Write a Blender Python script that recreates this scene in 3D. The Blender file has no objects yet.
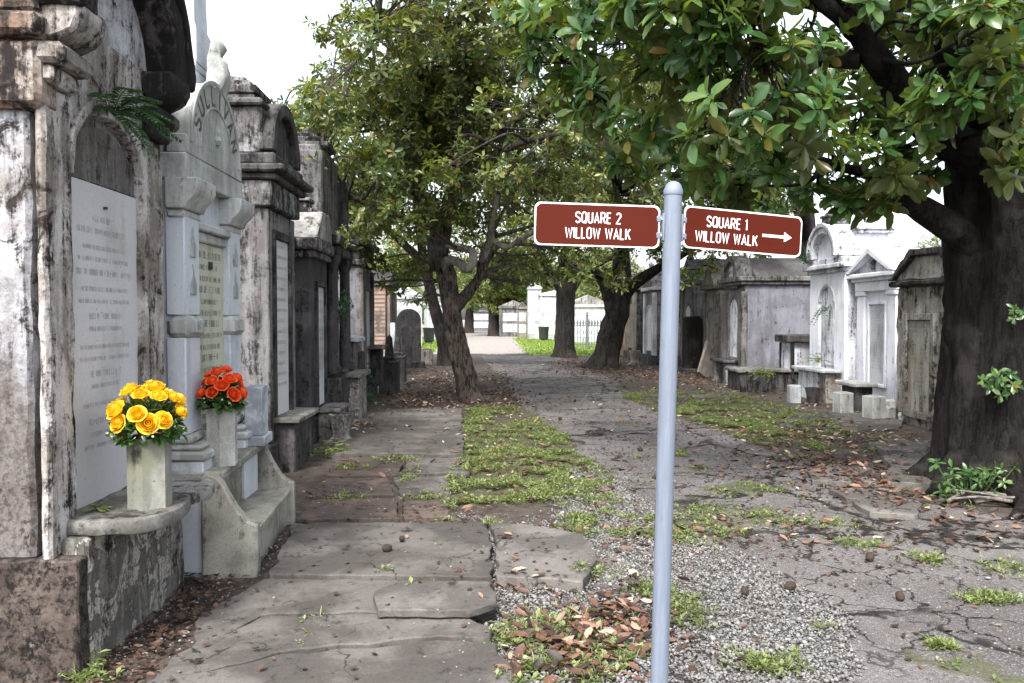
import bpy, bmesh, math, random
import numpy as np
from mathutils import Vector, Matrix, noise as mnoise
R = math.radians
random.seed(7); rng = np.random.default_rng(7)
scene = bpy.context.scene
COL = scene.collection

# ------------------------------------------------------------------ camera
FPX = 800.0
cam_d = bpy.data.cameras.new('camera'); cam = bpy.data.objects.new('camera', cam_d); COL.objects.link(cam)
cam_d.sensor_width = 36; cam_d.lens = FPX/1024*36; cam_d.clip_start = .05; cam_d.clip_end = 2000
YAW, PIT = math.atan(29/800), math.atan(24.5/800)
cam.location = (0, 0, 1.6); cam.rotation_euler = (math.pi/2-PIT, 0, -YAW)
scene.camera = cam
FW = Vector((math.sin(YAW)*math.cos(PIT), math.cos(YAW)*math.cos(PIT), -math.sin(PIT)))
RT = Vector((math.cos(YAW), -math.sin(YAW), 0)); UP = RT.cross(FW)
def ray(px, py): return FW + RT*((px-512)/FPX) - UP*((py-341.5)/FPX)
def at(px, py, Y):
    r = ray(px, py); return Vector((0, 0, 1.6)) + r*(Y/r.y)
def gnd(px, py, z=0.0):
    r = ray(px, py); p = Vector((0, 0, 1.6)) + r*((z-1.6)/r.z); return (p.x, p.y)

# ------------------------------------------------------------------ value noise in numpy
_perm = np.random.default_rng(3).random((256, 256))
def vnoise(x, y, s=1.0, seed=0):
    x = np.asarray(x, float)*s + seed*17.31; y = np.asarray(y, float)*s + seed*9.77
    xi = np.floor(x).astype(int); yi = np.floor(y).astype(int); fx = x-xi; fy = y-yi
    fx = fx*fx*(3-2*fx); fy = fy*fy*(3-2*fy)
    g = lambda a, b: _perm[a % 256, b % 256]
    return (g(xi, yi)*(1-fx)+g(xi+1, yi)*fx)*(1-fy)+(g(xi, yi+1)*(1-fx)+g(xi+1, yi+1)*fx)*fy
def fbm(x, y, s=1.0, seed=0, o=4):
    t = 0; a = .5; n = 0
    for k in range(o):
        t = t+a*vnoise(x, y, s, seed+k); n += a; s *= 2.1; a *= .5
    return t/n
def sstep(a, b, x): 
    t = np.clip((x-a)/(b-a), 0, 1); return t*t*(3-2*t)

# ------------------------------------------------------------------ materials
def newmat(name):
    m = bpy.data.materials.new(name); m.use_nodes = True
    nt = m.node_tree; b = nt.nodes['Principled BSDF']
    return m, nt, b
class NB:
    """small node helper"""
    def __init__(s, nt): s.nt = nt; s.N = nt.nodes; s.L = nt.links
    def link(s, a, b): s.L.new(a, b)
    def coord(s, scale=(1, 1, 1), loc=(0, 0, 0), kind='Object'):
        t = s.N.new('ShaderNodeTexCoord'); m = s.N.new('ShaderNodeMapping')
        m.inputs['Scale'].default_value = scale; m.inputs['Location'].default_value = loc
        s.link(t.outputs[kind], m.inputs['Vector']); return m.outputs['Vector']
    def noise(s, vec, scale, detail=6, rough=.6, dist=0):
        n = s.N.new('ShaderNodeTexNoise'); n.inputs['Scale'].default_value = scale; n.inputs['Detail'].default_value = detail
        n.inputs['Roughness'].default_value = rough; n.inputs['Distortion'].default_value = dist
        s.link(vec, n.inputs['Vector']); return n.outputs['Fac']
    def voro(s, vec, scale, feat='F1', out='Distance', rnd=1):
        n = s.N.new('ShaderNodeTexVoronoi'); n.feature = feat; n.inputs['Scale'].default_value = scale
        n.inputs['Randomness'].default_value = rnd
        s.link(vec, n.inputs['Vector']); return n.outputs[out]
    def math(s, op, a, b=None, c=None, clamp=False):
        n = s.N.new('ShaderNodeMath'); n.operation = op; n.use_clamp = clamp
        for i, v in enumerate((a, b, c)):
            if v is None: continue
            if isinstance(v, (int, float)): n.inputs[i].default_value = v
            else: s.link(v, n.inputs[i])
        return n.outputs[0]
    def ramp(s, fac, a, b):
        n = s.N.new('ShaderNodeMapRange'); n.interpolation_type = 'SMOOTHSTEP'
        n.inputs['From Min'].default_value = a; n.inputs['From Max'].default_value = b
        s.link(fac, n.inputs['Value']); return n.outputs['Result']
    def mix(s, fac, a, b, mode='MIX'):
        n = s.N.new('ShaderNodeMix'); n.data_type = 'RGBA'; n.blend_type = mode
        for sock, v in ((n.inputs[0], fac), (n.inputs[6], a), (n.inputs[7], b)):
            if isinstance(v, (int, float)): sock.default_value = v
            elif isinstance(v, (tuple, list)): sock.default_value = (*v[:3], 1)
            else: s.link(v, sock)
        return n.outputs[2]
    def cramp(s, fac, stops):
        n = s.N.new('ShaderNodeValToRGB'); e = n.color_ramp.elements
        while len(e) < len(stops): e.new(.5)
        for k, (p, c) in enumerate(stops): e[k].position = p; e[k].color = (*c, 1)
        s.link(fac, n.inputs['Fac']); return n.outputs['Color']
    def attr(s, name):
        n = s.N.new('ShaderNodeAttribute'); n.attribute_name = name; return n.outputs['Fac']
    def bump(s, h, strength=.5, dist=.02, prev=None):
        n = s.N.new('ShaderNodeBump'); n.inputs['Strength'].default_value = strength; n.inputs['Distance'].default_value = dist
        s.link(h, n.inputs['Height'])
        if prev is not None: s.link(prev, n.inputs['Normal'])
        return n.outputs['Normal']
    def out(s, b, color=None, rough=None, normal=None):
        if color is not None: s.link(color, b.inputs['Base Color']) if not isinstance(color, tuple) else setattr(b.inputs['Base Color'], 'default_value', (*color, 1))
        if rough is not None:
            if isinstance(rough, (int, float)): b.inputs['Roughness'].default_value = rough
            else: s.link(rough, b.inputs['Roughness'])
        if normal is not None: s.link(normal, b.inputs['Normal'])

_seed = [0]
def plaster(name, clean, grime, dark, g=.5, d=.6, streak=.5, peel=None, peel_t=.6, bump=.5, scale=1.0, moss=None, damp=None):
    """weathered stucco / stone: clean coat, soft grime, near-black streaks, optional peeled patches. g, d: thresholds (lower = dirtier)"""
    g -= .03; d -= .03; dark = tuple(c*.55 for c in dark); grime = tuple(c*.88 for c in grime)
    m, nt, b = newmat(name); n = NB(nt); _seed[0] += 3.7; o = _seed[0]
    v = n.coord(loc=(o, o*.7, o*.3)); vs = n.coord(scale=(1, 1, .12), loc=(o*.4, o, o))
    n1 = n.noise(v, 1.7*scale, 9, .65, .3); n2 = n.noise(vs, 7*scale, 8, .65, .2); n3 = n.noise(v, 26*scale, 8, .7)
    nb = n.noise(v, 4.3*scale, 10, .72, .8)
    a = n.math('ADD', n.math('MULTIPLY', n1, 1-streak*.6), n.math('MULTIPLY', n2, streak*.6))
    a = n.math('ADD', n.math('MULTIPLY', a, .82), n.math('MULTIPLY', n3, .18))
    col = n.mix(n.math('MULTIPLY', n3, .35), clean, tuple(c*.78 for c in clean))
    col = n.mix(n.ramp(a, g-.07, g+.09), col, grime)
    h = n.math('MULTIPLY', n3, .5)
    if peel is not None:
        pk = n.ramp(n.math('ADD', n.math('MULTIPLY', nb, .75), n.math('MULTIPLY', n2, .25)), peel_t-.012, peel_t+.012)
        col = n.mix(pk, col, n.mix(n.noise(v, 40, 4), peel, tuple(c*.45 for c in peel)))
        h = n.math('SUBTRACT', h, n.math('MULTIPLY', pk, .7))
    dd = n.math('ADD', n.math('MULTIPLY', n.noise(vs if streak >= .25 else v, 11*scale, 9, .7, .3), .55), n.math('MULTIPLY', nb, .45))
    dm = n.ramp(n.math('ADD', n.math('MULTIPLY', dd, .8), n.math('MULTIPLY', n3, .2)), d-.05, d+.05)
    col = n.mix(dm, col, dark)
    if damp is not None:                                   # ragged tide mark of rising damp
        z0, z1, dc = damp; sx = n.N.new('ShaderNodeSeparateXYZ'); tc = n.N.new('ShaderNodeTexCoord'); n.link(tc.outputs['Object'], sx.inputs[0])
        zz = n.math('ADD', sx.outputs[2], n.math('MULTIPLY', n.math('SUBTRACT', n.math('ADD', n.math('MULTIPLY', n2, .6), n.math('MULTIPLY', nb, .5)), .55), 3.6))
        col = n.mix(n.math('MULTIPLY', n.ramp(zz, z1, z0), .9), col, n.mix(n.ramp(n3, .42, .6), dc, tuple(c*.35 for c in dc)))
    # little chips and lichen dots
    ch = n.ramp(n.noise(v, 55*scale, 4, .6), .66, .7)
    col = n.mix(n.math('MULTIPLY', ch, .6), col, dark)
    if moss is not None:
        col = n.mix(n.math('MULTIPLY', n.ramp(n.noise(v, 3.1*scale, 7, .7), .52, .66), .75), col, moss)
    h = n.math('SUBTRACT', h, n.math('MULTIPLY', ch, .5))
    fine = n.math('ADD', n.math('MULTIPLY', n.noise(v, 85, 5, .75), 1.3), n.math('MULTIPLY', n3, .9)); gr = n.math('ADD', n.math('MULTIPLY', n.math('SUBTRACT', fine, 1.1), .85 if bump >= .3 else .28), 1.0)
    cmb = n.N.new('ShaderNodeCombineColor'); [n.link(gr, cmb.inputs[q]) for q in range(3)]
    col = n.mix(1.0, col, cmb.outputs[0], 'MULTIPLY')
    n.out(b, col, .88, n.bump(h, bump, .012)); b.inputs['Specular IOR Level'].default_value = .25
    return m

def crack_over(mat, amount=.85):
    nt = mat.node_tree; n = NB(nt); b = nt.nodes['Principled BSDF']; v = n.coord(kind='Object')
    nn = n.N.new('ShaderNodeTexNoise'); nn.inputs['Scale'].default_value = 4; nn.inputs['Detail'].default_value = 7; n.link(v, nn.inputs['Vector'])
    sc = n.N.new('ShaderNodeVectorMath'); sc.operation = 'SCALE'; sc.inputs['Scale'].default_value = .6; n.link(nn.outputs['Color'], sc.inputs[0])
    ad = n.N.new('ShaderNodeVectorMath'); n.link(v, ad.inputs[0]); n.link(sc.outputs[0], ad.inputs[1])
    e = n.math('ADD', n.voro(ad.outputs[0], .9, 'DISTANCE_TO_EDGE'), n.math('MULTIPLY', n.math('SUBTRACT', n.noise(v, 16, 6, .75), .45), .06))
    c = n.math('MULTIPLY', n.ramp(e, .014, .002), n.ramp(n.noise(v, .7, 3), .44, .52)); c = n.math('MULTIPLY', c, amount)
    stain = n.math('MULTIPLY', n.ramp(n.noise(v, 1.3, 8, .7), .5, .66), .45)
    l = b.inputs['Base Color'].links[0].from_socket; n.link(n.mix(c, n.mix(stain, l, (.05, .042, .036)), (.012, .010, .009)), b.inputs['Base Color'])
def simple(name, color, rough=.6, metal=0, var=.25, scale=30, bump=.1, spec=.5):
    m, nt, b = newmat(name); n = NB(nt); v = n.coord()
    k = n.noise(v, scale, 6, .6)
    n.out(b, n.mix(n.math('MULTIPLY', k, var*2), color, tuple(c*.5 for c in color)), rough, n.bump(k, bump, .004))
    b.inputs['Metallic'].default_value = metal; b.inputs['Specular IOR Level'].default_value = spec
    return m
def weathered_steel():
    m, nt, b = newmat('dull_galvanised_post'); n = NB(nt); v = n.coord(); vs_ = n.coord(scale=(1, 1, .06))
    c = n.mix(n.ramp(n.noise(vs_, 60, 7, .7), .4, .62), (.145, .172, .225), (.175, .205, .26)); c = n.mix(n.math('MULTIPLY', n.ramp(n.noise(v, 12, 8, .75), .56, .66), .7), c, (.15, .16, .18))
    c = n.mix(n.math('MULTIPLY', n.ramp(n.noise(v, 45, 5, .7), .66, .72), .8), c, (.12, .085, .065))
    n.out(b, c, n.math('ADD', n.math('MULTIPLY', n.noise(v, 30, 5), .35), .42), n.bump(n.noise(v, 70, 5), .12, .003)); b.inputs['Metallic'].default_value = .08
    return m

def leafmat(name, stops, rough=.38, trans=.22, under=None):
    m, nt, b = newmat(name); n = NB(nt)
    c = n.cramp(n.attr('tint'), stops)
    if under is not None:
        g = n.N.new('ShaderNodeNewGeometry'); c = n.mix(n.math('MULTIPLY', g.outputs['Backfacing'], .55), c, under)
    n.out(b, c, rough); b.inputs['Specular IOR Level'].default_value = .55
    t = n.N.new('ShaderNodeBsdfTranslucent'); n.link(n.mix(1, c, (1.5, 1.7, .5), 'MULTIPLY'), t.inputs['Color'])
    mx = n.N.new('ShaderNodeMixShader'); mx.inputs[0].default_value = trans
    n.link(b.outputs[0], mx.inputs[1]); n.link(t.outputs[0], mx.inputs[2]); n.link(mx.outputs[0], n.N['Material Output'].inputs['Surface'])
    return m

def barkmat(name, a, bcol, c, sc=1.0, mossy=None):
    m, nt, b = newmat(name); n = NB(nt)
    v = n.coord(); vs = n.coord(scale=(1, 1, .22))
    r1 = n.noise(vs, 16*sc, 10, .7, .6); r2 = n.noise(v, 40*sc, 8, .7); p = n.noise(v, 2.2*sc, 6, .6)
    col = n.mix(n.ramp(r1, .38, .62), a, bcol)
    col = n.mix(n.math('MULTIPLY', n.ramp(p, .5, .68), .6), col, c)
    col = n.mix(n.ramp(r2, .60, .70), col, c)
    if mossy: col = n.mix(n.math('MULTIPLY', n.ramp(n.noise(v, 5, 8, .7), .55, .65), .5), col, mossy)
    h = n.math('ADD', n.math('MULTIPLY', r1, 1.0), n.math('MULTIPLY', r2, .35))
    n.out(b, col, .92, n.bump(h, 1.0, .06)); b.inputs['Specular IOR Level'].default_value = .2
    return m

M = {}
M['t1_wall'] = plaster('peeling_whitewash', (.50, .52, .58), (.27, .25, .24), (.05, .042, .038), .515, .575, .5, (.20, .15, .12), .585, .8, 1.5, damp=(.9, 1.9, (.125, .105, .093)))
M['t1_front'] = plaster('mottled_stucco', (.50, .48, .47), (.22, .19, .165), (.03, .026, .024), .51, .56, .7, (.20, .14, .10), .60, .9, 1.9)
M['t1_base'] = plaster('rotten_brown_stucco', (.13, .105, .09), (.068, .053, .045), (.02, .017, .015), .48, .54, .2, (.36, .34, .33), .61, 1., 2.8)
M['t1_foot'] = plaster('blackened_flaking_stucco', (.34, .33, .30), (.10, .092, .085), (.022, .02, .019), .46, .57, 1.0, (.47, .44, .39), .505, .9, 1.1)
M['t1_roof'] = plaster('black_crusted_stone', (.34, .33, .33), (.10, .09, .09), (.022, .02, .02), .42, .48, .8, (.22, .15, .11), .64, .8)
M['t1_corn'] = plaster('cornice_rust_stucco', (.46, .43, .40), (.22, .15, .11), (.03, .025, .022), .46, .52, .3, (.24, .14, .08), .58, .9)
M['tablet'] = plaster('white_marble_tablet', (.52, .52, .54), (.42, .42, .42), (.22, .23, .20), .60, .72, .6, None, bump=.08)
M['tablet_old'] = plaster('aged_marble_tablet', (.44, .45, .37), (.32, .33, .25), (.10, .10, .08), .55, .68, .8, None, bump=.15)
M['marble'] = plaster('bluish_white_marble', (.50, .53, .58), (.33, .35, .37), (.08, .08, .08), .58, .66, .7, None, bump=.15)
M['marble_pale'] = plaster('pale_weathered_marble', (.44, .455, .45), (.25, .26, .24), (.05, .05, .05), .53, .62, .8, None, bump=.2)
M['bench'] = plaster('lichen_stained_limestone', (.31, .30, .26), (.12, .113, .098), (.03, .028, .024), .53, .60, .6, None, bump=.4, moss=(.15, .155, .085))
M['ledge'] = plaster('grey_worn_ledge_stone', (.25, .245, .235), (.12, .115, .105), (.035, .034, .03), .50, .57, .1, None, bump=.5)
M['vase'] = plaster('mossy_limestone', (.33, .33, .30), (.19, .19, .16), (.06, .06, .045), .50, .60, .7, None, bump=.25, moss=(.17, .18, .115))
M['veined'] = plaster('veined_grey_marble', (.52, .54, .58), (.24, .26, .30), (.12, .12, .13), .5, .66, .2, None, bump=.1)
M['t3_wall'] = plaster('purple_grey_stucco', (.215, .206, .21), (.11, .102, .103), (.025, .022, .022), .50, .56, .9, None, bump=.4)
M['t3_dark'] = plaster('sooty_stone', (.15, .142, .142), (.065, .06, .06), (.018, .017, .017), .46, .54, .7, None, bump=.6)
M['t3_corn'] = plaster('lichened_grey_stone', (.33, .33, .34), (.11, .103, .103), (.022, .02, .02), .49, .53, .6, None, bump=.6)
M['t4_wall'] = plaster('black_slate_stucco', (.105, .10, .104), (.048, .045, .048), (.025, .024, .025), .47, .56, .6, None, bump=.6)
M['pale_roof'] = plaster('pale_roof_slab', (.40, .39, .375), (.2, .19, .185), (.05, .045, .04), .5, .58, .4, None, bump=.4)
M['white_paint'] = plaster('white_lime_paint', (.74, .76, .82), (.52, .54, .60), (.08, .075, .075), .58, .625, .8, None, bump=.25)
M['white_dirty'] = plaster('stained_white_paint', (.66, .68, .74), (.38, .38, .41), (.05, .046, .044), .53, .575, .9, None, bump=.3)
M['grey_purple'] = plaster('lilac_grey_stucco', (.225, .228, .262), (.14, .14, .158), (.04, .037, .04), .51, .60, .8, (.21, .165, .15), .63, .3)
M['r_frame'] = plaster('grey_trim_stone', (.26, .25, .25), (.125, .115, .11), (.03, .027, .025), .48, .57, .8, None, bump=.5)
M['slate'] = plaster('dark_roof_slate', (.13, .124, .124), (.08, .074, .074), (.03, .027, .027), .5, .6, .6, None, bump=.4)
M['ochre'] = plaster('crumbling_brick_stucco', (.38, .365, .335), (.20, .185, .165), (.04, .035, .03), .50, .565, .5, (.26, .15, .08), .57, .9)
M['old_tablet'] = plaster('mildewed_tablet', (.36, .335, .30), (.19, .165, .145), (.06, .05, .045), .50, .58, 1., None, bump=.3, moss=(.24, .22, .14))
M['beige'] = plaster('beige_stone', (.29, .26, .225), (.17, .148, .128), (.06, .055, .05), .5, .6, .8, None, bump=.4)
M['far_white'] = plaster('distant_white_stone', (.50, .52, .55), (.30, .31, .32), (.08, .08, .08), .53, .62, .7, None, bump=.2)
M['concrete'] = plaster('pavement_concrete', (.128, .118, .109), (.072, .065, .06), (.03, .028, .025), .50, .60, .0, None, bump=.35)
M['concrete_lt'] = plaster('light_pavement_concrete', (.155, .143, .132), (.088, .08, .074), (.04, .037, .034), .5, .61, .0, None, bump=.35)
M['concrete_br'] = plaster('reddish_old_paving', (.115, .085, .07), (.068, .054, .046), (.03, .026, .022), .5, .58, .0, (.15, .11, .085), .63, .35)
[crack_over(M[q]) for q in ('concrete', 'concrete_lt', 'concrete_br')]
M['planter'] = plaster('limewashed_planter', (.46, .47, .46), (.27, .27, .25), (.08, .08, .07), .52, .61, .6, None, bump=.3)
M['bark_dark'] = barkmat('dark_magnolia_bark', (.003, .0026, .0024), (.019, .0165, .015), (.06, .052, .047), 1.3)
M['bark'] = barkmat('grey_brown_bark', (.012, .010, .009), (.125, .10, .086), (.22, .19, .165), 1.5)
M['bark_far'] = barkmat('dark_brown_bark', (.012, .011, .010), (.045, .038, .034), (.07, .06, .055), .8)  # darker brown bark for the trees farther off
M['bark_pale'] = barkmat('pale_smooth_bark', (.10, .09, .08), (.28, .25, .22), (.36, .33, .30), .6)
M['twig'] = barkmat('twig_bark', (.035, .03, .026), (.12, .10, .085), (.16, .14, .12), 1.5)
GREEN = [(0, (.034, .064, .018)), (.4, (.085, .132, .036)), (.68, (.155, .195, .055)), (.84, (.23, .24, .07)), (.93, (.31, .26, .06)), (1, (.22, .12, .04))]
M['leaf_near'] = leafmat('glossy_magnolia_leaf', [(0, (.022, .062, .02)), (.45, (.062, .138, .042)), (.78, (.125, .21, .065)), (.93, (.16, .19, .045)), (1, (.22, .13, .035))], .24, .38, (.11, .10, .035))
M['leaf_mid'] = leafmat('yellow_green_magnolia_leaf', GREEN, .30, .40, (.11, .10, .04))
M['leaf_far'] = leafmat('far_leaf', GREEN, .5, .25)
M['weed'] = leafmat('weed_leaf', [(0, (.07, .10, .03)), (.5, (.15, .19, .062)), (1, (.27, .29, .13))], .6, .28)
M['grass_sun'] = leafmat('lawn_grass', [(0, (.10, .15, .03)), (.5, (.18, .25, .055)), (1, (.28, .33, .09))], .6, .35)
M['fern'] = leafmat('fern_leaf', [(0, (.015, .045, .02)), (.5, (.03, .085, .04)), (1, (.06, .12, .06))], .45, .25)
M['litter'] = leafmat('dead_leaf', [(0, (.022, .013, .010)), (.32, (.07, .034, .022)), (.6, (.14, .068, .042)), (.78, (.23, .14, .09)), (1, (.42, .35, .27))], .6, .1)
M['stem'] = simple('green_stem', (.04, .09, .02), .6)
M['yellow'] = leafmat('yellow_petal', [(0, (.62, .29, .008)), (.5, (.80, .46, .015)), (1, (.88, .62, .05))], .55, .3)
M['red'] = leafmat('scarlet_petal', [(0, (.56, .04, .01)), (.5, (.80, .105, .026)), (1, (.88, .21, .07))], .55, .3)
M['white_petal'] = leafmat('small_white_petal', [(0, (.6, .6, .5)), (1, (.75, .75, .65))], .6, .2)
M['galv'] = simple('galvanised_steel', (.25, .29, .355), .55, .25, .3, 40, .12)
M['galv'] = weathered_steel()
M['sign_white'] = simple('reflective_white_sheeting', (.78, .78, .80), .4, 0, .05, 20, .02)
M['sign_brown'] = simple('brown_sign_sheeting', (.072, .0094, .0034), .6, 0, .08, 9, .02, .12)
M['alum'] = simple('sign_back_aluminium', (.5, .5, .52), .4, .8, .1)
M['iron'] = simple('weathered_cast_iron', (.16, .17, .20), .6, .3, .4, 20, .3)
M['bin'] = simple('dark_green_bin_steel', (.02, .026, .024), .5, 0, .2)
M['ink'] = simple('engraved_letter_shade', (.33, .33, .325), .9, 0, .3)
M['ink_dark'] = simple('dark_inset_letter', (.07, .075, .065), .9, 0, .3)
M['hole'] = simple('dark_iron_stud', (.03, .03, .03), .7)
M['cone'] = simple('dry_magnolia_cone', (.045, .028, .02), .9, 0, .5, 60, .5)

# ------------------------------------------------------------------ objects and tags
def obj(name, me, mat, parent=None):
    o = bpy.data.objects.new(name, me); COL.objects.link(o)
    if mat is not None: me.materials.append(M[mat] if isinstance(mat, str) else mat)
    if parent is not None: o.parent = parent
    return o
def tag(o, label=None, cat=None, group=None, kind=None):
    if label: o['label'] = label
    if cat: o['category'] = cat
    if group: o['group'] = group
    if kind: o['kind'] = kind
    return o
def thing(name, label, cat, loc=(0, 0, 0), rz=0, group=None):
    o = bpy.data.objects.new(name, None); COL.objects.link(o); o.empty_display_size = .1
    o.location = loc; o.rotation_euler = (0, 0, rz); return tag(o, label, cat, group)
def dup(root, loc, rz=0, label=None, scale=1.0):
    r = root.copy(); COL.objects.link(r); r.location = loc; r.rotation_euler = (0, 0, rz); r.scale = (scale,)*3
    if label: r['label'] = label
    for ch in root.children:
        c = ch.copy(); COL.objects.link(c); c.parent = r
        for g in ch.children:
            d = g.copy(); COL.objects.link(d); d.parent = c
    return r

# ------------------------------------------------------------------ mesh builder
class MB:
    def __init__(s): s.bm = bmesh.new()
    def _bev(s, geom_verts, bev, seg=1):
        if bev <= 0: return
        es = {e for v in geom_verts for e in v.link_edges}
        es = [e for e in es if len(e.link_faces) == 2 and e.calc_face_angle(0) > .5]
        if es: bmesh.ops.bevel(s.bm, geom=es, offset=bev, segments=seg, affect='EDGES', profile=.5, clamp_overlap=True)
    def extr(s, pts, vec, bev=0, seg=1, smooth=False):
        """closed polygon (3D points) extruded along vec"""
        vs = [s.bm.verts.new(p) for p in pts]; f = s.bm.faces.new(vs)
        ex = bmesh.ops.extrude_face_region(s.bm, geom=[f]); nv = [e for e in ex['geom'] if isinstance(e, bmesh.types.BMVert)]
        bmesh.ops.translate(s.bm, verts=nv, vec=vec)
        allv = vs+nv; fs = list({f for v in allv for f in v.link_faces})
        bmesh.ops.recalc_face_normals(s.bm, faces=fs)
        s._bev(allv, bev, seg); return s
    def box(s, u0, u1, v0, v1, z0, z1, bev=.008):
        return s.extr([(u0, v0, z0), (u1, v0, z0), (u1, v1, z0), (u0, v1, z0)], (0, 0, z1-z0), bev)
    def prism(s, poly, v0, v1, bev=.006): return s.extr([(u, v0, z) for u, z in poly], (0, v1-v0, 0), bev)
    def plate(s, poly, z0, z1, bev=.008, seg=1): return s.extr([(u, v, z0) for u, v in poly], (0, 0, z1-z0), bev, seg)
    def sprism(s, poly, u0, u1, bev=.006): return s.extr([(u0, v, z) for v, z in poly], (u1-u0, 0, 0), bev)
    def ring(s, uc, zs, r0, r1, v0, v1, a0=0, a1=180, n=18, sx=1.0, bev=.004):
        A = [R(a0+(a1-a0)*k/n) for k in range(n+1)]
        p = [(uc+math.cos(a)*r1*sx, zs+math.sin(a)*r1) for a in A]+[(uc+math.cos(a)*r0*sx, zs+math.sin(a)*r0) for a in reversed(A)]
        return s.prism(p, v0, v1, bev)
    def lathe(s, prof, c=(0, 0, 0), n=20, sq=False):
        rings = []
        for r, z in prof:
            if sq: rings.append([s.bm.verts.new((c[0]+sx*r, c[1]+sy*r, c[2]+z)) for sx, sy in ((-1, -1), (1, -1), (1, 1), (-1, 1))])
            else: rings.append([s.bm.verts.new((c[0]+r*math.cos(2*math.pi*k/n), c[1]+r*math.sin(2*math.pi*k/n), c[2]+z)) for k in range(n)])
        m = len(rings[0])
        for a, b in zip(rings, rings[1:]):
            for k in range(m):
                f = s.bm.faces.new((a[k], a[(k+1) % m], b[(k+1) % m], b[k])); f.smooth = not sq
        s.bm.faces.new(list(reversed(rings[0]))); s.bm.faces.new(rings[-1]); return s
    def rough(s, L=.06, amp=.008, sc=6., seed=0):
        for _ in range(5):
            es = [e for e in s.bm.edges if e.calc_length() > L*1.6]
            if not es or len(s.bm.verts) > 60000: break
            bmesh.ops.subdivide_edges(s.bm, edges=es, cuts=1, use_grid_fill=True)
            bmesh.ops.triangulate(s.bm, faces=[f for f in s.bm.faces if len(f.verts) > 4])
        for v in s.bm.verts:
            p = v.co*sc+Vector((seed, seed*2.3, seed*.7))
            v.co += mnoise.noise_vector(p)*amp + mnoise.noise_vector(p*3.1)*amp*.45
        return s
    def build(s, name, mat, parent=None, rough=None, smooth=False):
        if rough: s.rough(*rough)
        me = bpy.data.meshes.new(name); s.bm.to_mesh(me); s.bm.free()
        me.polygons.foreach_set('use_smooth', [True]*len(me.polygons)); me.set_sharp_from_angle(angle=R(38))
        return obj(name, me, mat, parent)
def arch(uc, hw, z0, zs, rise, n=16):
    return [(uc-hw, z0), (uc+hw, z0)]+[(uc+hw*math.cos(math.pi*k/n), zs+rise*math.sin(math.pi*k/n)) for k in range(n+1)]
def rawmesh(name, V, F_sizes, F_idx, mat, parent=None, tint=None, smooth=False):
    """fast mesh from arrays"""
    me = bpy.data.meshes.new(name); V = np.asarray(V, np.float32).reshape(-1, 3)
    me.vertices.add(len(V)); me.vertices.foreach_set('co', V.ravel())
    F_sizes = np.asarray(F_sizes, np.int32); F_idx = np.asarray(F_idx, np.int32)
    me.loops.add(len(F_idx)); me.loops.foreach_set('vertex_index', F_idx)
    me.polygons.add(len(F_sizes)); st = np.zeros(len(F_sizes), np.int32); st[1:] = np.cumsum(F_sizes)[:-1]
    me.polygons.foreach_set('loop_start', st)
    if smooth: me.polygons.foreach_set('use_smooth', np.ones(len(F_sizes), bool))
    if tint is not None:
        a = me.attributes.new('tint', 'FLOAT', 'POINT'); a.data.foreach_set('value', np.asarray(tint, np.float32))
    me.update(calc_edges=True); me.validate()
    return obj(name, me, mat, parent)

# ------------------------------------------------------------------ leaves
T_FULL = (np.array([[0, 0, 0], [.30, -.5, .05], [.30, 0, -.02], [.30, .5, .05], [.68, -.72, -.03], [.68, 0, -.10], [.68, .72, -.03], [1, 0, -.22]]),
          [3, 3, 4, 4, 3, 3], [0, 1, 2, 0, 2, 3, 1, 4, 5, 2, 2, 5, 6, 3, 4, 7, 5, 5, 7, 6])
T_OBO = (np.array([[0, 0, 0], [.28, -.42, .05], [.28, 0, -.02], [.28, .42, .05], [.60, -.74, .0], [.60, 0, -.07], [.60, .74, .0], [.86, -.50, -.10], [.86, 0, -.14], [.86, .50, -.10], [1, 0, -.2]]),
          [3, 3, 4, 4, 4, 4, 3, 3], [0, 1, 2, 0, 2, 3, 1, 4, 5, 2, 2, 5, 6, 3, 4, 7, 8, 5, 5, 8, 9, 6, 7, 10, 8, 8, 10, 9])
T_LITE = (np.array([[0, 0, 0], [.58, -.70, .03], [.55, .70, .03], [1, 0, -.14], [.55, 0, -.06]]), [4, 4], [0, 1, 3, 4, 0, 4, 3, 2])
T_CURL = (np.array([[0, 0, .02], [.28, -.55, .12], [.30, 0, 0], [.28, .55, .12], [.68, -.6, .18], [.68, 0, .03], [.68, .6, .14], [1, 0, .16]]),
          [3, 3, 4, 4, 3, 3], [0, 1, 2, 0, 2, 3, 1, 4, 5, 2, 2, 5, 6, 3, 4, 7, 5, 5, 7, 6])
def nrm(a): return a/np.maximum(np.linalg.norm(a, axis=-1, keepdims=True), 1e-9)
def leaves(name, P, D, N, L, W, tint, tpl, mat, parent=None):
    T, fs, fi = tpl; D = nrm(D); N = nrm(N-D*(N*D).sum(-1, keepdims=True)); S = np.cross(N, D)
    L = L[:, None, None]; W = W[:, None, None]
    V = P[:, None]+D[:, None]*T[None, :, 0:1]*L+S[:, None]*T[None, :, 1:2]*W+N[:, None]*T[None, :, 2:3]*L
    n = len(P); k = len(T)
    idx = (np.arange(n)[:, None]*k+np.array(fi)[None]).ravel()
    return rawmesh(name, V.reshape(-1, 3), np.tile(fs, n), idx, mat, parent, np.repeat(tint, k))
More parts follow.
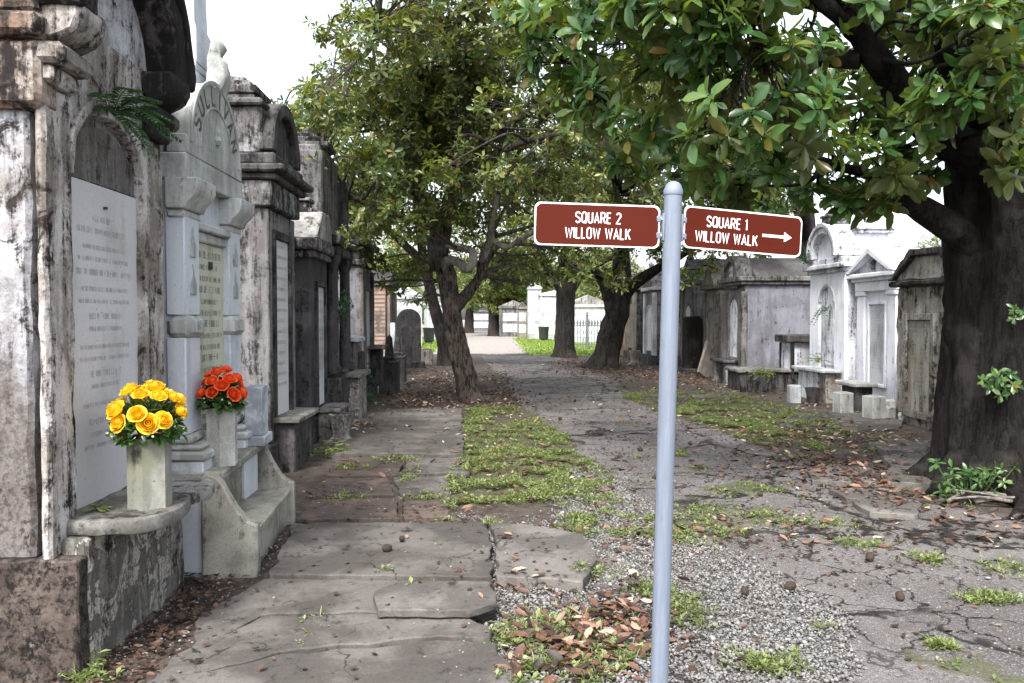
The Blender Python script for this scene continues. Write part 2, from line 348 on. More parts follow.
def rosettes(C, A, nl, L, yellow=.07, brown=.03, spread=(62, -22), wr=.30):
    """whorls of leaves round twig tips C with axes A"""
    n = len(C); A = nrm(A); t = nrm(np.cross(A, rng.normal(size=(n, 3)))); b = np.cross(A, t)
    j = np.arange(nl)[None].repeat(n, 0); az = j*2.39996+rng.random((n, 1))*6.28+rng.normal(0, .25, (n, nl))
    el = np.radians(spread[0]+(spread[1]-spread[0])*((j+.5)/nl)**.8+rng.normal(0, 12, (n, nl)))
    rad = t[:, None]*np.cos(az)[..., None]+b[:, None]*np.sin(az)[..., None]
    D = A[:, None]*np.sin(el)[..., None]+rad*np.cos(el)[..., None]
    D[..., 2] -= .12
    N = A[:, None]*np.cos(el)[..., None]-rad*np.sin(el)[..., None]
    P = C[:, None]-A[:, None]*((j/nl)*L*.45)[..., None]
    LL = L*rng.uniform(.45, 1.15, (n, nl)); base = rng.normal(.44, .20, (n, 1))+rng.normal(0, .16, (n, nl))
    tint = np.clip(base, 0, .8); u = rng.random((n, nl)); tint = np.where(u < yellow, rng.uniform(.82, .95, (n, nl)), tint); tint = np.where(u > 1-brown, rng.uniform(.95, 1, (n, nl)), tint)
    f = lambda a: a.reshape(-1, *a.shape[2:])
    return f(P), f(D), f(N), f(LL), f(LL)*wr, f(tint)

class Tubes:
    def __init__(s): s.V = []; s.F = []; s.n = 0
    def add(s, pts, rad, seg=8, bumpy=0, flare=None, ridges=0, cap=True, seed=0.):
        P = np.array([tuple(p) for p in pts], float); m = len(P); T = nrm(np.gradient(P, axis=0))
        ref = np.array([1., 0, 0]) if abs(T[0][0]) < .8 else np.array([0, 1., 0])
        prev = None; rows = []
        for i in range(m):
            a = ref if prev is None else prev
            a = a-T[i]*(a@T[i]); a /= np.linalg.norm(a); prev = a; b = np.cross(T[i], a)
            th = np.arange(seg)*2*math.pi/seg
            r = np.full(seg, float(rad[i]))
            if ridges: r = r*(1+ridges*np.cos(th*5+seed)+ridges*.7*np.cos(th*8+seed*2+i*.05)+ridges*.5*np.cos(th*13+seed*3-i*.07))
            row = P[i]+(a[None]*np.cos(th)[:, None]+b[None]*np.sin(th)[:, None])*r[:, None]
            if bumpy:
                for k in range(seg):
                    p = Vector(row[k]); d = Vector(row[k]-P[i]).normalized()
                    q = Vector((p.x*7, p.y*7, p.z*2.2))
                    row[k] += np.array(d)*(mnoise.noise(q+Vector((seed,)*3))*bumpy+abs(mnoise.noise(q*2.6))*bumpy*.9)
            rows.append(row)
        V = np.concatenate(rows); o = s.n
        for i in range(m-1):
            for k in range(seg):
                s.F.append((o+i*seg+k, o+i*seg+(k+1) % seg, o+(i+1)*seg+(k+1) % seg, o+(i+1)*seg+k))
        if cap: s.F.append(tuple(o+(m-1)*seg+k for k in range(seg))); s.F.append(tuple(o+k for k in reversed(range(seg))))
        s.V.append(V); s.n += len(V); return s
    def build(s, name, mat, parent=None, smooth=True):
        return rawmesh(name, np.concatenate(s.V), [len(f) for f in s.F], [i for f in s.F for i in f], mat, parent, smooth=smooth)
def curve(pts, n=12):
    """Catmull-Rom through pts"""
    P = [Vector(p) for p in pts]; P = [P[0]*2-P[1]]+P+[P[-1]*2-P[-2]]; out = []
    m = len(P)-3
    for k in range(n+1):
        t = k/n*m; i = min(int(t), m-1); u = t-i; a, b, c, d = P[i:i+4]
        out.append(.5*((2*b)+(c-a)*u+(2*a-5*b+4*c-d)*u*u+(3*b-a-3*c+d)*u**3))
    return out
def rad_lerp(r, n): 
    r = np.array(r, float); return np.interp(np.linspace(0, 1, n+1), np.linspace(0, 1, len(r)), r)

def tree(name, label, base, trunk, limbs, clumps, leafL, per, mats, group=None, seg=16, tpl=T_LITE, twig_r=.008, yellow=.07, nl=8, bump=.03, twigs=True, sprigs=None, trunkmat=None, flat=.62, pale=None):
    """trunk / limbs: lists of (points, radii) relative to base; clumps: (x, y, z, radius) world. Leaves are whorls at twig tips."""
    bx, by = base; root = thing(name, label, 'tree', (bx, by, 0), 0, group)
    t = Tubes(); nodes = []
    for k, (pts, rad) in enumerate([trunk]+limbs):
        n = 40 if k == 0 else 14; c = curve(pts, n); rr = rad_lerp(rad, n)
        t.add(c, rr, seg*3 if k == 0 and seg > 12 else seg, bump if k == 0 else bump*.5, ridges=.05 if k == 0 else .02, seed=k*3.1+bx)
        nodes += [(p, r) for p, r in zip(c, rr) if k > 0 or p.z > 1.8]
    t.build('trunk', trunkmat or mats[0], root)
    if pale:
        t = Tubes()
        for k, (pts, rad) in enumerate(pale): n = 18; c = curve(pts, n); t.add(c, rad_lerp(rad, n), seg, bump*.4, ridges=.02, seed=k*2.3); nodes += list(zip(c, rad_lerp(rad, n)))
        t.build('pale_limb', 'bark_pale', root)
    b = Tubes(); C = []; A = []; npos = np.array([tuple(p) for p, r in nodes])
    for (x, y, z, r) in clumps:
        c = np.array([x-bx, y-by, z]); d = np.linalg.norm(npos-c, axis=1)+.6*np.maximum(0, npos[:, 2]-c[2]); i = int(d.argmin())
        p0 = Vector(npos[i]); p1 = Vector(c); L = (p1-p0).length
        mid = (p0+p1)/2+Vector(rng.normal(0, .1*L, 3))+Vector((0, 0, .06*L))
        r0 = min(nodes[i][1]*.7, .012+.014*L)
        b.add(curve([p0, mid, p1], 8), np.linspace(r0, twig_r*1.6, 9), 6)
        m = max(4, int(per*r*r/.25*rng.uniform(.75, 1.25)))
        u = nrm(rng.normal(size=(m, 3))); rr = r*rng.uniform(.35, 1.0, (m, 1))**.7
        off = u*rr*np.array([1, 1, flat]); pos = c+off
        C.append(pos); A.append(nrm(off+np.array([0, 0, .35*r]))+rng.normal(0, .35, (m, 3))+np.array([0, 0, .25]))
        if twigs:
            for q in pos[:: 1 if twigs is True else 2]:
                q = Vector(q); st = p1.lerp(p0, random.random()*.5); mm = (st+q)/2+Vector(rng.normal(0, .05, 3))
                b.add([st, mm, q], [twig_r*1.2, twig_r, twig_r*.6], 4, cap=False)
    if b.n: b.build('branches', mats[1], root)
    C = np.concatenate(C); A = np.concatenate(A)
    leaves('crown', *rosettes(C, A, nl, leafL, yellow), tpl, mats[2], root)
    return root
def blob(center, radii, n, r=(.45, .8), hollow=.45, zmin=None, keep=None):
    """clump centres spread through a crown envelope"""
    out = []; c = np.array(center); R_ = np.array(radii); k = 0
    while len(out) < n and k < n*60:
        k += 1
        u = nrm(rng.normal(size=(1, 3)))[0]*rng.uniform(hollow, 1)
        p = c+u*R_
        if zmin is not None and p[2] < zmin+rng.uniform(0, .5): continue
        if keep and not keep(p): continue
        out.append((*p, rng.uniform(*r)))
    return out

# ================================================================== GROUND
def interp(y, ys, xs): return np.interp(y, ys, xs)
def road_l(y): return interp(y, [3, 3.5, 4.4, 5.2, 5.6, 7, 9, 11.3, 15, 20, 25, 33, 60], [1.55, 1.7, 1.85, 1.75, 1.5, 1.45, 1.15, 1.05, .72, .55, .3, -.1, -.4])
def road_r(y): return interp(y, [3, 5.2, 5.9, 7, 8, 9, 10, 11.3, 15.3, 20, 25, 33, 60], [9, 8.5, 4.4, 3.75, 3.75, 3.55, 3.3, 3.35, 2.8, 3.3, 3.2, 3, 2.6])
def zones(x, y):
    """0..1 weights of the surfaces at world x, y (soft edges, broken up again in the material)"""
    wob = (fbm(x, y, 1.3, 1)-.5)*.55+(fbm(x, y, 5, 2)-.5)*.22
    inroad = np.minimum(x-road_l(y), road_r(y)-x)+wob*.7
    asph = sstep(-.06, .06, inroad)*(1-sstep(31, 35, y))
    near = 1-sstep(5.6, 6.8, y+wob*2)
    verge = sstep(-.40, -.18, x+wob*.2)*(1-asph)*(1-sstep(14, 17, y))*(x < 3)
    grav = verge*np.clip(near*1.2+sstep(.55, .95, x-(y-7)*.02+wob)*(1-sstep(7.5, 9.5, y)), 0, 1)
    gpatch = sstep(.42, .56, fbm(x, y, 1.1, 5)+.10)
    g1 = verge*sstep(5.4, 6.6, y+wob*2)*gpatch*(1-sstep(.95, 1.3, x+wob*.8))*(1-sstep(14.2, 15.5, y))
    g2 = (x > 2.2)*(1-asph)*sstep(9.8, 11.5, y+wob*2)*(1-sstep(15.2, 17.5, y+wob*2))*(1-sstep(4.6, 5.6, x-(y-12)*.12+wob))*sstep(.32, .5, fbm(x, y, .9, 8)+.1)
    g3 = (x > 2.6)*(1-asph)*(1-sstep(9.5, 11, y))*sstep(.60, .70, fbm(x, y, 1.5, 9)+.06)*.5
    sp = sstep(.66, .74, fbm(x, y, 1.9, 12))*(y < 12)*sstep(.3, .6, x)*(x < 2.4)*.8          # weeds in the gravel and cracks
    b1 = np.exp(-(((x-1.55)/.55)**2+((y-6.0)/.35)**2))*sstep(.3, .55, fbm(x, y, 2.5, 13)+.1)   # green patch right of the post
    b1 = b1+.8*np.exp(-(((x-2.35)/.5)**2+((y-7.4)/.4)**2))*sstep(.4, .6, fbm(x, y, 2.5, 14))
    lawn = sstep(32, 34.5, y+wob*3)*(1-sstep(60, 64, y))*np.clip(sstep(1.6, 2.3, x-(y-34)*.015+wob)+sstep(1.3, 2.2, -x-.6+wob), 0, 1)
    pale = sstep(33, 37, y+wob*3)*(1-lawn)*(np.abs(x-1)<14)
    return asph, np.clip(grav, 0, 1), np.clip(np.maximum.reduce([g1, g2, g3, sp, b1]), 0, 1), np.clip(lawn, 0, 1), np.clip(pale, 0, 1)
def gheight(x, y):
    a, g, w, l, p = zones(x, y)
    return (fbm(x, y, .7, 20)-.5)*.05*(np.abs(x-1) > .0)*sstep(2, 4, y)+a*.022+(fbm(x, y, 6, 21)-.5)*.016*(1-a*.6)-.02
ys = [-6.]
while ys[-1] < 420:
    y = ys[-1]; ys.append(y+(1.5 if y < 2 else max(.045, (y*y)/170*.10+ .02)) if y < 60 else y*1.06)
ys = np.array(ys); xs = np.concatenate([-np.geomspace(320, 3.2, 34), np.arange(-3, 9.01, .055), np.geomspace(9.3, 320, 34)])
X, Y = np.meshgrid(xs, ys); nx, ny = len(xs), len(ys)
Zg = gheight(X, Y); V = np.stack([X, Y, Zg], -1).reshape(-1, 3)
i = (np.arange(ny-1)[:, None]*nx+np.arange(nx-1)[None]).ravel(); quads = np.stack([i, i+1, i+1+nx, i+nx], -1)
ground = rawmesh('ground', V, np.full(len(quads), 4), quads.ravel(), None, smooth=True); tag(ground, kind='structure')
for nm, arr in zip(('asph', 'grav', 'weed', 'lawn', 'pale'), zones(X, Y)):
    at_ = ground.data.attributes.new(nm, 'FLOAT', 'POINT'); at_.data.foreach_set('value', arr.ravel().astype(np.float32))
def ground_mat():
    m, nt, b = newmat('old_cemetery_ground'); n = NB(nt); v = n.coord()
    n1 = n.noise(v, .9, 8, .65); n2 = n.noise(v, 6, 8, .7); n3 = n.noise(v, 38, 6, .7); n4 = n.noise(v, 120, 3, .7)
    jit = n.math('MULTIPLY', n.math('SUBTRACT', n2, .5), .9)
    th = lambda nm, w=.12: n.ramp(n.math('ADD', n.attr(nm), jit), .5-w, .5+w)
    soil = n.mix(n.ramp(n2, .35, .65), (.04, .032, .027), (.085, .07, .06)); soil = n.mix(n.ramp(n3, .58, .68), soil, (.12, .105, .092))
    # asphalt with exposed aggregate and cracks
    asp = n.mix(n.ramp(n1, .35, .65), (.070, .064, .062), (.12, .112, .109)); asp = n.mix(n.ramp(n4, .56, .66), asp, (.30, .285, .275))
    asp = n.mix(n.ramp(n.noise(v, 90, 3, .6), .60, .68), asp, (.035, .031, .03))
    asp = n.mix(n.math('MULTIPLY', n.ramp(n.noise(v, 48, 5, .75), .54, .62), .55), asp, (.23, .215, .21)); asp = n.mix(n.ramp(n.noise(v, 33, 6, .75), .58, .66), asp, (.03, .026, .025))
    asp = n.mix(n.math('MULTIPLY', n.ramp(n.noise(v, 1.9, 9, .7), .52, .66), .6), asp, (.075, .062, .055))
    vd = n.N.new('ShaderNodeVectorMath'); vd.operation = 'ADD'; nn = n.N.new('ShaderNodeTexNoise'); nn.inputs['Scale'].default_value = 3.2; nn.inputs['Detail'].default_value = 6
    n.link(v, nn.inputs['Vector']); sc = n.N.new('ShaderNodeVectorMath'); sc.operation = 'SCALE'; sc.inputs['Scale'].default_value = .55
    n.link(nn.outputs['Color'], sc.inputs[0]); n.link(v, vd.inputs[0]); n.link(sc.outputs[0], vd.inputs[1])
    e1 = n.voro(vd.outputs[0], .62, 'DISTANCE_TO_EDGE'); e2 = n.voro(vd.outputs[0], 2.1, 'DISTANCE_TO_EDGE')
    on1 = n.ramp(n.noise(v, .8, 3), .42, .52); on2 = n.ramp(n.noise(v, .55, 3, .5), .45, .53)
    wj = n.math('MULTIPLY', n.math('SUBTRACT', n.noise(v, 14, 6, .75), .46), .09); c1 = n.math('MULTIPLY', n.ramp(n.math('ADD', e1, wj), .032, .008), on1); c2 = n.math('MULTIPLY', n.ramp(n.math('ADD', e2, wj), .028, .005), on2)
    crack = n.math('MAXIMUM', c1, c2)
    asp = n.mix(crack, asp, (.016, .014, .012))
    gv = n.voro(v, 75, 'F1', 'Color'); sep = n.N.new('ShaderNodeSeparateColor'); n.link(gv, sep.inputs[0])
    gd = n.voro(v, 75, 'F1', 'Distance')
    gra = n.cramp(sep.outputs[0], [(0, (.09, .085, .08)), (.5, (.15, .143, .137)), (.85, (.21, .20, .195)), (1, (.3, .29, .28))])
    gra = n.mix(n.ramp(gd, .35, .6), gra, (.05, .045, .04))
    weed = n.mix(n.ramp(n3, .4, .6), (.05, .055, .025), (.085, .09, .04))
    lawn = n.mix(n.ramp(n2, .35, .65), (.11, .155, .035), (.20, .255, .06))
    pale = n.mix(n.ramp(n2, .35, .65), (.20, .18, .16), (.29, .27, .245))
    col = n.mix(th('grav'), soil, gra); col = n.mix(th('asph', .06), col, asp)
    col = n.mix(n.math('MULTIPLY', th('weed', .2), .7), col, weed); col = n.mix(th('pale'), col, pale); col = n.mix(th('lawn'), col, lawn)
    h = n.math('ADD', n.math('MULTIPLY', n3, .5), n.math('MULTIPLY', n4, .25)); h = n.math('SUBTRACT', h, n.math('MULTIPLY', n.math('MULTIPLY', crack, th('asph', .06)), 1.6))
    h = n.math('ADD', h, n.math('MULTIPLY', n.math('MULTIPLY', n.math('SUBTRACT', .6, gd), th('grav')), .5))
    n.out(b, col, .93, n.bump(h, .7, .014)); b.inputs['Specular IOR Level'].default_value = .18
    return m
ground.data.materials.append(ground_mat())

# ------------------------------------------------------------------ pavement slabs (each a slab of the footpath)
SL = []
def slab(px, z, h, mat, name='pavement', pts=None):
    p = [Vector(gnd(*q, z)) for q in px] if pts is None else [Vector(q) for q in pts]
    cc = sum(p, Vector((0, 0)))/len(p); p = [q+(cc-q).normalized()*.014 for q in p]
    out = []
    for a, b in zip(p, p[1:]+p[:1]):                       # ragged edges
        k = max(1, int((b-a).length/.05))
        for j in range(k):
            q = a.lerp(b, j/k); w = mnoise.noise_vector(Vector((q.x*6, q.y*6, 1.3))).xy*(.034 if j else .010)+mnoise.noise_vector(Vector((q.x*23, q.y*23, 4.1))).xy*.010; out.append((q.x+w.x, q.y+w.y))
    m = MB(); m.plate(out, z-h, z, .007)
    o = m.build(name, mat); tag(o, kind='structure')
    # slight tilt
    c = Vector((sum(q[0] for q in out)/len(out), sum(q[1] for q in out)/len(out), 0)); 
    R3 = Matrix.Translation(c) @ Matrix.Rotation(random.uniform(-.006, .006), 4, 'X') @ Matrix.Rotation(random.uniform(-.006, .006), 4, 'Y') @ Matrix.Translation(-c)
    o.matrix_world = R3; SL.append([Vector(q) for q in out]); return o
slab([(120, 700), (120, 686), (295, 651), (451, 640), (499, 642), (522, 690), (522, 740), (60, 760)], .055, .10, 'concrete')
slab([(170, 655), (258, 616), (451, 611), (494, 629), (493, 637), (451, 637), (295, 648), (140, 683)], .050, .10, 'concrete')
slab([(195, 617), (262, 578), (494, 580), (499, 600), (452, 609), (258, 614), (185, 650)], .042, .10, 'concrete')
slab([(371, 591), (400, 580), (494, 580), (500, 602), (470, 611), (374, 611)], .105, .045, 'concrete_lt')
slab([(268, 575), (292, 522), (490, 521), (494, 577)], .055, .10, 'concrete')
slab([(493, 521), (540, 524), (584, 534), (599, 551), (596, 562), (584, 583), (497, 577)], .06, .11, 'concrete_lt')
slab([(598, 568), (612, 548), (632, 566), (628, 588), (592, 586)], .02, .05, 'concrete_lt')
slab([(296, 519), (312, 498), (398, 497), (400, 519)], .018, .06, 'concrete_br')
slab([(403, 519), (402, 497), (452, 497), (450, 516)], .024, .06, 'concrete_br')
slab([(314, 495), (326, 478), (388, 477), (396, 495)], .022, .06, 'concrete_br')
slab([(400, 494), (392, 477), (448, 476), (452, 494)], .014, .06, 'concrete')
slab([(326, 475), (336, 457), (400, 456), (402, 475)], .02, .06, 'concrete_br')
slab([(405, 474), (404, 457), (470, 457), (470, 472)], .03, .06, 'concrete')
slab([(330, 454), (346, 424), (462, 421), (465, 454)], .045, .08, 'concrete')
slab([(350, 420), (358, 409), (462, 408), (463, 419)], .07, .09, 'concrete_lt')
# broken slabs by the big tree
for q in ([(806, 470), (846, 462), (872, 468), (850, 482), (812, 480)], [(826, 488), (868, 480), (905, 487), (890, 501), (846, 498)],
          [(878, 470), (905, 462), (940, 470), (930, 484), (890, 482)], [(880, 456), (912, 450), (936, 455), (925, 466), (890, 465)],
          [(868, 442), (900, 437), (930, 441), (922, 450), (884, 450)], [(850, 500), (890, 497), (925, 503), (915, 515), (868, 512)]):
    slab(q, .055, .09, 'concrete_lt')
slab([(778, 425), (798, 408), (850, 411), (905, 420), (900, 428), (840, 430)], .03, .07, 'concrete')
slab([(640, 396), (655, 389), (740, 390), (735, 398)], .03, .07, 'concrete')

# ------------------------------------------------------------------ gravel, weeds, litter
def scatter(n, x0, x1, y0, y1, wfun, power=1.0):
    k = 0; P = []
    while k < n:
        u = rng.random(n*3); y = y0*(y1/y0)**u if power else y0+(y1-y0)*u; x = rng.uniform(x0, x1, n*3)
        w = wfun(x, y); s = rng.random(n*3) < w; P.append(np.stack([x[s], y[s]], -1)); k += s.sum()
        if len(P) > 30: break
    return np.concatenate(P)[:n]
def on_slab(x, y):
    """height of a slab top under each point (0 where none)"""
    h = np.zeros(len(x))
    for poly, ob in SLP:
        q = np.array([(a.x, a.y) for a in poly]); ins = np.zeros(len(x), bool); j = len(q)-1
        for i in range(len(q)):
            c = ((q[i, 1] > y) != (q[j, 1] > y)) & (x < (q[j, 0]-q[i, 0])*(y-q[i, 1])/(q[j, 1]-q[i, 1]+1e-12)+q[i, 0]); ins ^= c; j = i
        h = np.where(ins, np.maximum(h, ob), h)
    return h
SLP = [(s, z) for s, z in zip(SL, [.055, .05, .042, .095, .055, .06, .02, .018, .024, .022, .014, .02, .03, .045, .07]+[.055]*6+[.03, .03])]
def surf(x, y): return np.maximum(gheight(x, y), on_slab(x, y)+.002)

def make_gravel():
    P = scatter(30000, -.4, 3.2, 3.1, 8.5, lambda x, y: np.clip(zones(x, y)[1]*.9+.02*zones(x, y)[0], 0, 1))
    P2 = scatter(1500, -1.9, .2, 3.2, 7.5, lambda x, y: .12+.88*np.exp(-((x+1.66-.06*(y-4))/.16)**2)*(y < 6)); P = np.concatenate([P, P2])
    keep = ~((on_slab(P[:, 0], P[:, 1]) > .03) & (rng.random(len(P)) > .015)); P = P[keep]
    n = len(P); bm = bmesh.new(); bmesh.ops.create_icosphere(bm, subdivisions=1, radius=1); T = np.array([v.co[:] for v in bm.verts]); F = [[v.index for v in f.verts] for f in bm.faces]; bm.free()
    s = np.exp(rng.normal(math.log(.0054), .38, n)); sc = s[:, None]*rng.uniform(.6, 1.35, (n, 3))*np.array([1, 1, .65]); a = rng.random(n)*6.28
    V = T[None]*(1+rng.normal(0, .13, (n, 12, 1)))*sc[:, None]; c, q = np.cos(a)[:, None], np.sin(a)[:, None]
    V = np.stack([V[..., 0]*c-V[..., 1]*q, V[..., 0]*q+V[..., 1]*c, V[..., 2]], -1); z = surf(P[:, 0], P[:, 1])+s*.25
    V += np.concatenate([P, z[:, None]], 1)[:, None]; idx = (np.arange(n)[:, None]*12+np.array(F).ravel()[None]).ravel()
    m, nt, b = newmat('gravel_stone'); nn = NB(nt)
    nn.out(b, nn.cramp(nn.attr('tint'), [(0, (.10, .095, .09)), (.35, (.15, .143, .138)), (.75, (.20, .192, .186)), (1, (.28, .27, .265))]), .9)
    tag(rawmesh('gravel', V.reshape(-1, 3), np.full(n*20, 3), idx, m, tint=np.repeat(rng.random(n), 12)), 'loose grey gravel stones spread beside the pavement', 'gravel', kind='stuff')
make_gravel()

def make_weeds():
    W2 = lambda x, y: np.clip(zones(x, y)[2], 0, 1)*sstep(.42, .62, fbm(x, y, 4.5, 31))*np.where(x > 4.2, .4, 1)*np.where((x > 1.95) & (y < 6.2), .12, 1)
    P = np.concatenate([scatter(4800, -.5, 5.5, 3.2, 17.5, W2), scatter(4000, -.4, 1.5, 5.2, 14.5, W2), scatter(5200, 2.2, 5.6, 9, 17, W2)])
    # sprigs in the slab joints
    extra = [(325, 625, 26, .07, .13), (275, 660, 22, .08, .05), (386, 579, 14, .09, .03), (418, 602, 8, .03, .03), (410, 478, 20, .06, .2), (400, 460, 25, .12, .2), (430, 500, 20, .1, .1), (352, 470, 14, .08, .1), (350, 500, 14, .08, .1),
             (520, 640, 40, .12, .1), (600, 655, 45, .12, .1), (580, 575, 30, .1, .1), (545, 622, 30, .14, .1), (682, 610, 45, .07, .15), (650, 590, 20, .06, .08), (765, 665, 34, .08, .06), (940, 648, 22, .03, .03), (990, 600, 50, .07, .045), (540, 668, 22, .06, .03),
             (420, 440, 24, .1, .1), (88, 678, 10, .04, .03), (300, 455, 60, .12, .25), (505, 690, 22, .05, .05), (1010, 570, 20, .1, .08), (930, 560, 22, .06, .05), (860, 545, 22, .1, .06), (810, 525, 30, .2, .08)]
    E = [np.stack([rng.normal(gnd(a, b)[0], sx, n*3), rng.normal(gnd(a, b)[1], sy, n*3)], -1) for a, b, n, sx, sy in extra]
    P = np.concatenate([P]+E); P = P[(on_slab(P[:, 0], P[:, 1]) < .04) | (rng.random(len(P)) < .08)]
    n = len(P); z = surf(P[:, 0], P[:, 1]); k = 6
    Q = np.repeat(np.concatenate([P, z[:, None]], 1), k, 0); m = len(Q); az = rng.random(m)*6.28; el = np.abs(rng.normal(.5, .4, m))
    D = np.stack([np.cos(az)*np.cos(el), np.sin(az)*np.cos(el), np.sin(el)], -1); N = np.stack([-np.cos(az)*np.sin(el), -np.sin(az)*np.sin(el), np.cos(el)], -1)
    L = rng.uniform(.012, .032, m)*np.repeat(rng.uniform(.6, 1.5, n), k); thin = np.repeat(rng.random(n) < .3, k); Wd = np.where(thin, L*.12, L*.42); L = np.where(thin, L*1.7, L)
    Q[:, :2] += D[:, :2]*.012; Q[:, 2] += rng.uniform(0, .018, m)
    tag(leaves('weeds', Q, D, N, L, Wd, np.clip(np.repeat(rng.normal(.5, .22, n), k)+rng.normal(0, .1, m), 0, 1), T_LITE, 'weed'), 'low green weeds and clover creeping over the verge', 'weeds', kind='stuff')
make_weeds()
def make_lawn():
    P = scatter(9000, -6, 10, 31.5, 60, lambda x, y: zones(x, y)[3], 0); n = len(P); k = 3
    Q = np.repeat(np.concatenate([P, gheight(P[:, 0], P[:, 1])[:, None]], 1), k, 0); m = len(Q); az = rng.random(m)*6.28; el = rng.uniform(.6, 1.4, m)
    D = np.stack([np.cos(az)*np.cos(el), np.sin(az)*np.cos(el), np.sin(el)], -1); N = np.stack([-np.cos(az)*np.sin(el), -np.sin(az)*np.sin(el), np.cos(el)], -1)
    L = rng.uniform(.05, .14, m); tag(leaves('grass', Q, D, N, L, L*.3, rng.random(m), T_LITE, 'grass_sun'), 'bright sunlit lawn grass beside the far path', 'grass', kind='stuff')
make_lawn()

def make_litter():
    def wl(x, y):
        p = 0.003+0*x
        p = p+.9*np.exp(-(((x-.38)/.22)**2+((y-3.75)/.28)**2))+.55*np.exp(-(((x-.62)/.3)**2+((y-4.1)/.35)**2))+.5*np.exp(-(((x-.2)/.2)**2+((y-4.75)/.12)**2))+.35*np.exp(-(((x-.85)/.13)**2+((y-4.2)/.5)**2))
        p = p+.22*np.exp(-(((x-1.6)/.9)**2+((y-5.8)/.35)**2))+.28*np.exp(-(((x-4.6)/1.0)**2+((y-5.7)/.45)**2))+.3*np.exp(-(((x-3.6)/.35)**2+((y-6.6)/.5)**2))
        p = p+.35*np.exp(-(((x-4.6)/.9)**2+((y-10.6)/1.3)**2))+.25*np.exp(-(((x-3.6)/.5)**2+((y-8.2)/1.2)**2))+.12*np.exp(-(((x-3.6)/1.2)**2+((y-13)/2)**2))
        p = p+.9*np.exp(-(((x-5.0)/1.3)**2+((y-21)/3.2)**2))+.7*np.exp(-(((x-3.6)/1.2)**2+((y-26)/3.5)**2))
        p = p+.9*np.exp(-(((x+1.2)/.75)**2+((y-20)/4)**2))+.6*np.exp(-(((x-.3)/.5)**2+((y-19)/4.5)**2))+.3*np.exp(-(((x+1.2)/.6)**2+((y-14.8)/.8)**2))
        p = p+.4*np.exp(-(((x+1.75)/.15)**2+((y-11.5)/.8)**2))+.25*np.exp(-(((x-6)/.5)**2+((y-13.5)/.8)**2))+.10*np.exp(-(((x-.5)/.6)**2+((y-9)/3)**2))
        return np.clip(p, 0, 1)
    P = np.concatenate([scatter(1900, -2, 7, 3.2, 9, wl), scatter(3200, -2.2, 7.5, 7, 17, wl), scatter(5200, -2.5, 7.5, 15, 31, wl, 0)])
    P = P[(on_slab(P[:, 0], P[:, 1]) < .03) | (P[:, 1] > 6.3) | (rng.random(len(P)) < .18)]
    n = len(P); z = surf(P[:, 0], P[:, 1])+rng.uniform(.004, .03, n)*np.clip(wl(P[:, 0], P[:, 1])*1.6, .3, 1)
    az = rng.random(n)*6.28; til = rng.normal(0, .22, n); D = np.stack([np.cos(az), np.sin(az), til], -1)
    N = np.stack([rng.normal(0, .3, n), rng.normal(0, .3, n), np.where(rng.random(n) < .8, 1., -1.)], -1); z = z+np.where(N[:, 2] < 0, .02, 0)
    L = rng.uniform(.05, .112, n)*np.where(rng.random(n) < .4, .55, 1.0); y = P[:, 1]
    tint = np.clip(rng.normal(.40, .30, n)+np.where((y > 9) & (y < 15), .25, 0)-np.where(y > 16, .03, 0), 0, 1)
    tag(leaves('leaf_litter', np.concatenate([P, z[:, None]], 1), D, N, L, L*.36, tint, T_CURL, 'litter'), 'curled brown fallen magnolia leaves scattered over the ground', 'fallen leaves', kind='stuff')
    # crumbs: small dark debris
    P = np.concatenate([scatter(5200, -.5, 5, 4.5, 30, lambda x, y: .35*zones(x, y)[0]*sstep(.40, .6, fbm(x, y, 2.2, 44))+.02, 0), scatter(2600, -2, 7, 3.2, 16, lambda x, y: .08+.5*wl(x, y)+.25*np.exp(-((x+1.6)/.2)**2)*(y < 6)), scatter(900, -1.9, -1.2, 3.3, 5.2, lambda x, y: np.exp(-((x+1.66)/.17)**2))])
    n = len(P); az = rng.random(n)*6.28; D = np.stack([np.cos(az), np.sin(az), rng.normal(0, .15, n)], -1); N = np.stack([rng.normal(0, .2, n), rng.normal(0, .2, n), np.ones(n)], -1)
    L = rng.uniform(.012, .045, n); tag(leaves('leaf_debris', np.concatenate([P, (surf(P[:, 0], P[:, 1])+.006)[:, None]], 1), D, N, L, L*.5, np.clip(rng.normal(.22, .28, n), 0, 1), T_CURL, 'litter'), 'tiny crumbled leaf bits over slabs and asphalt', 'leaf debris', kind='stuff')
make_litter()
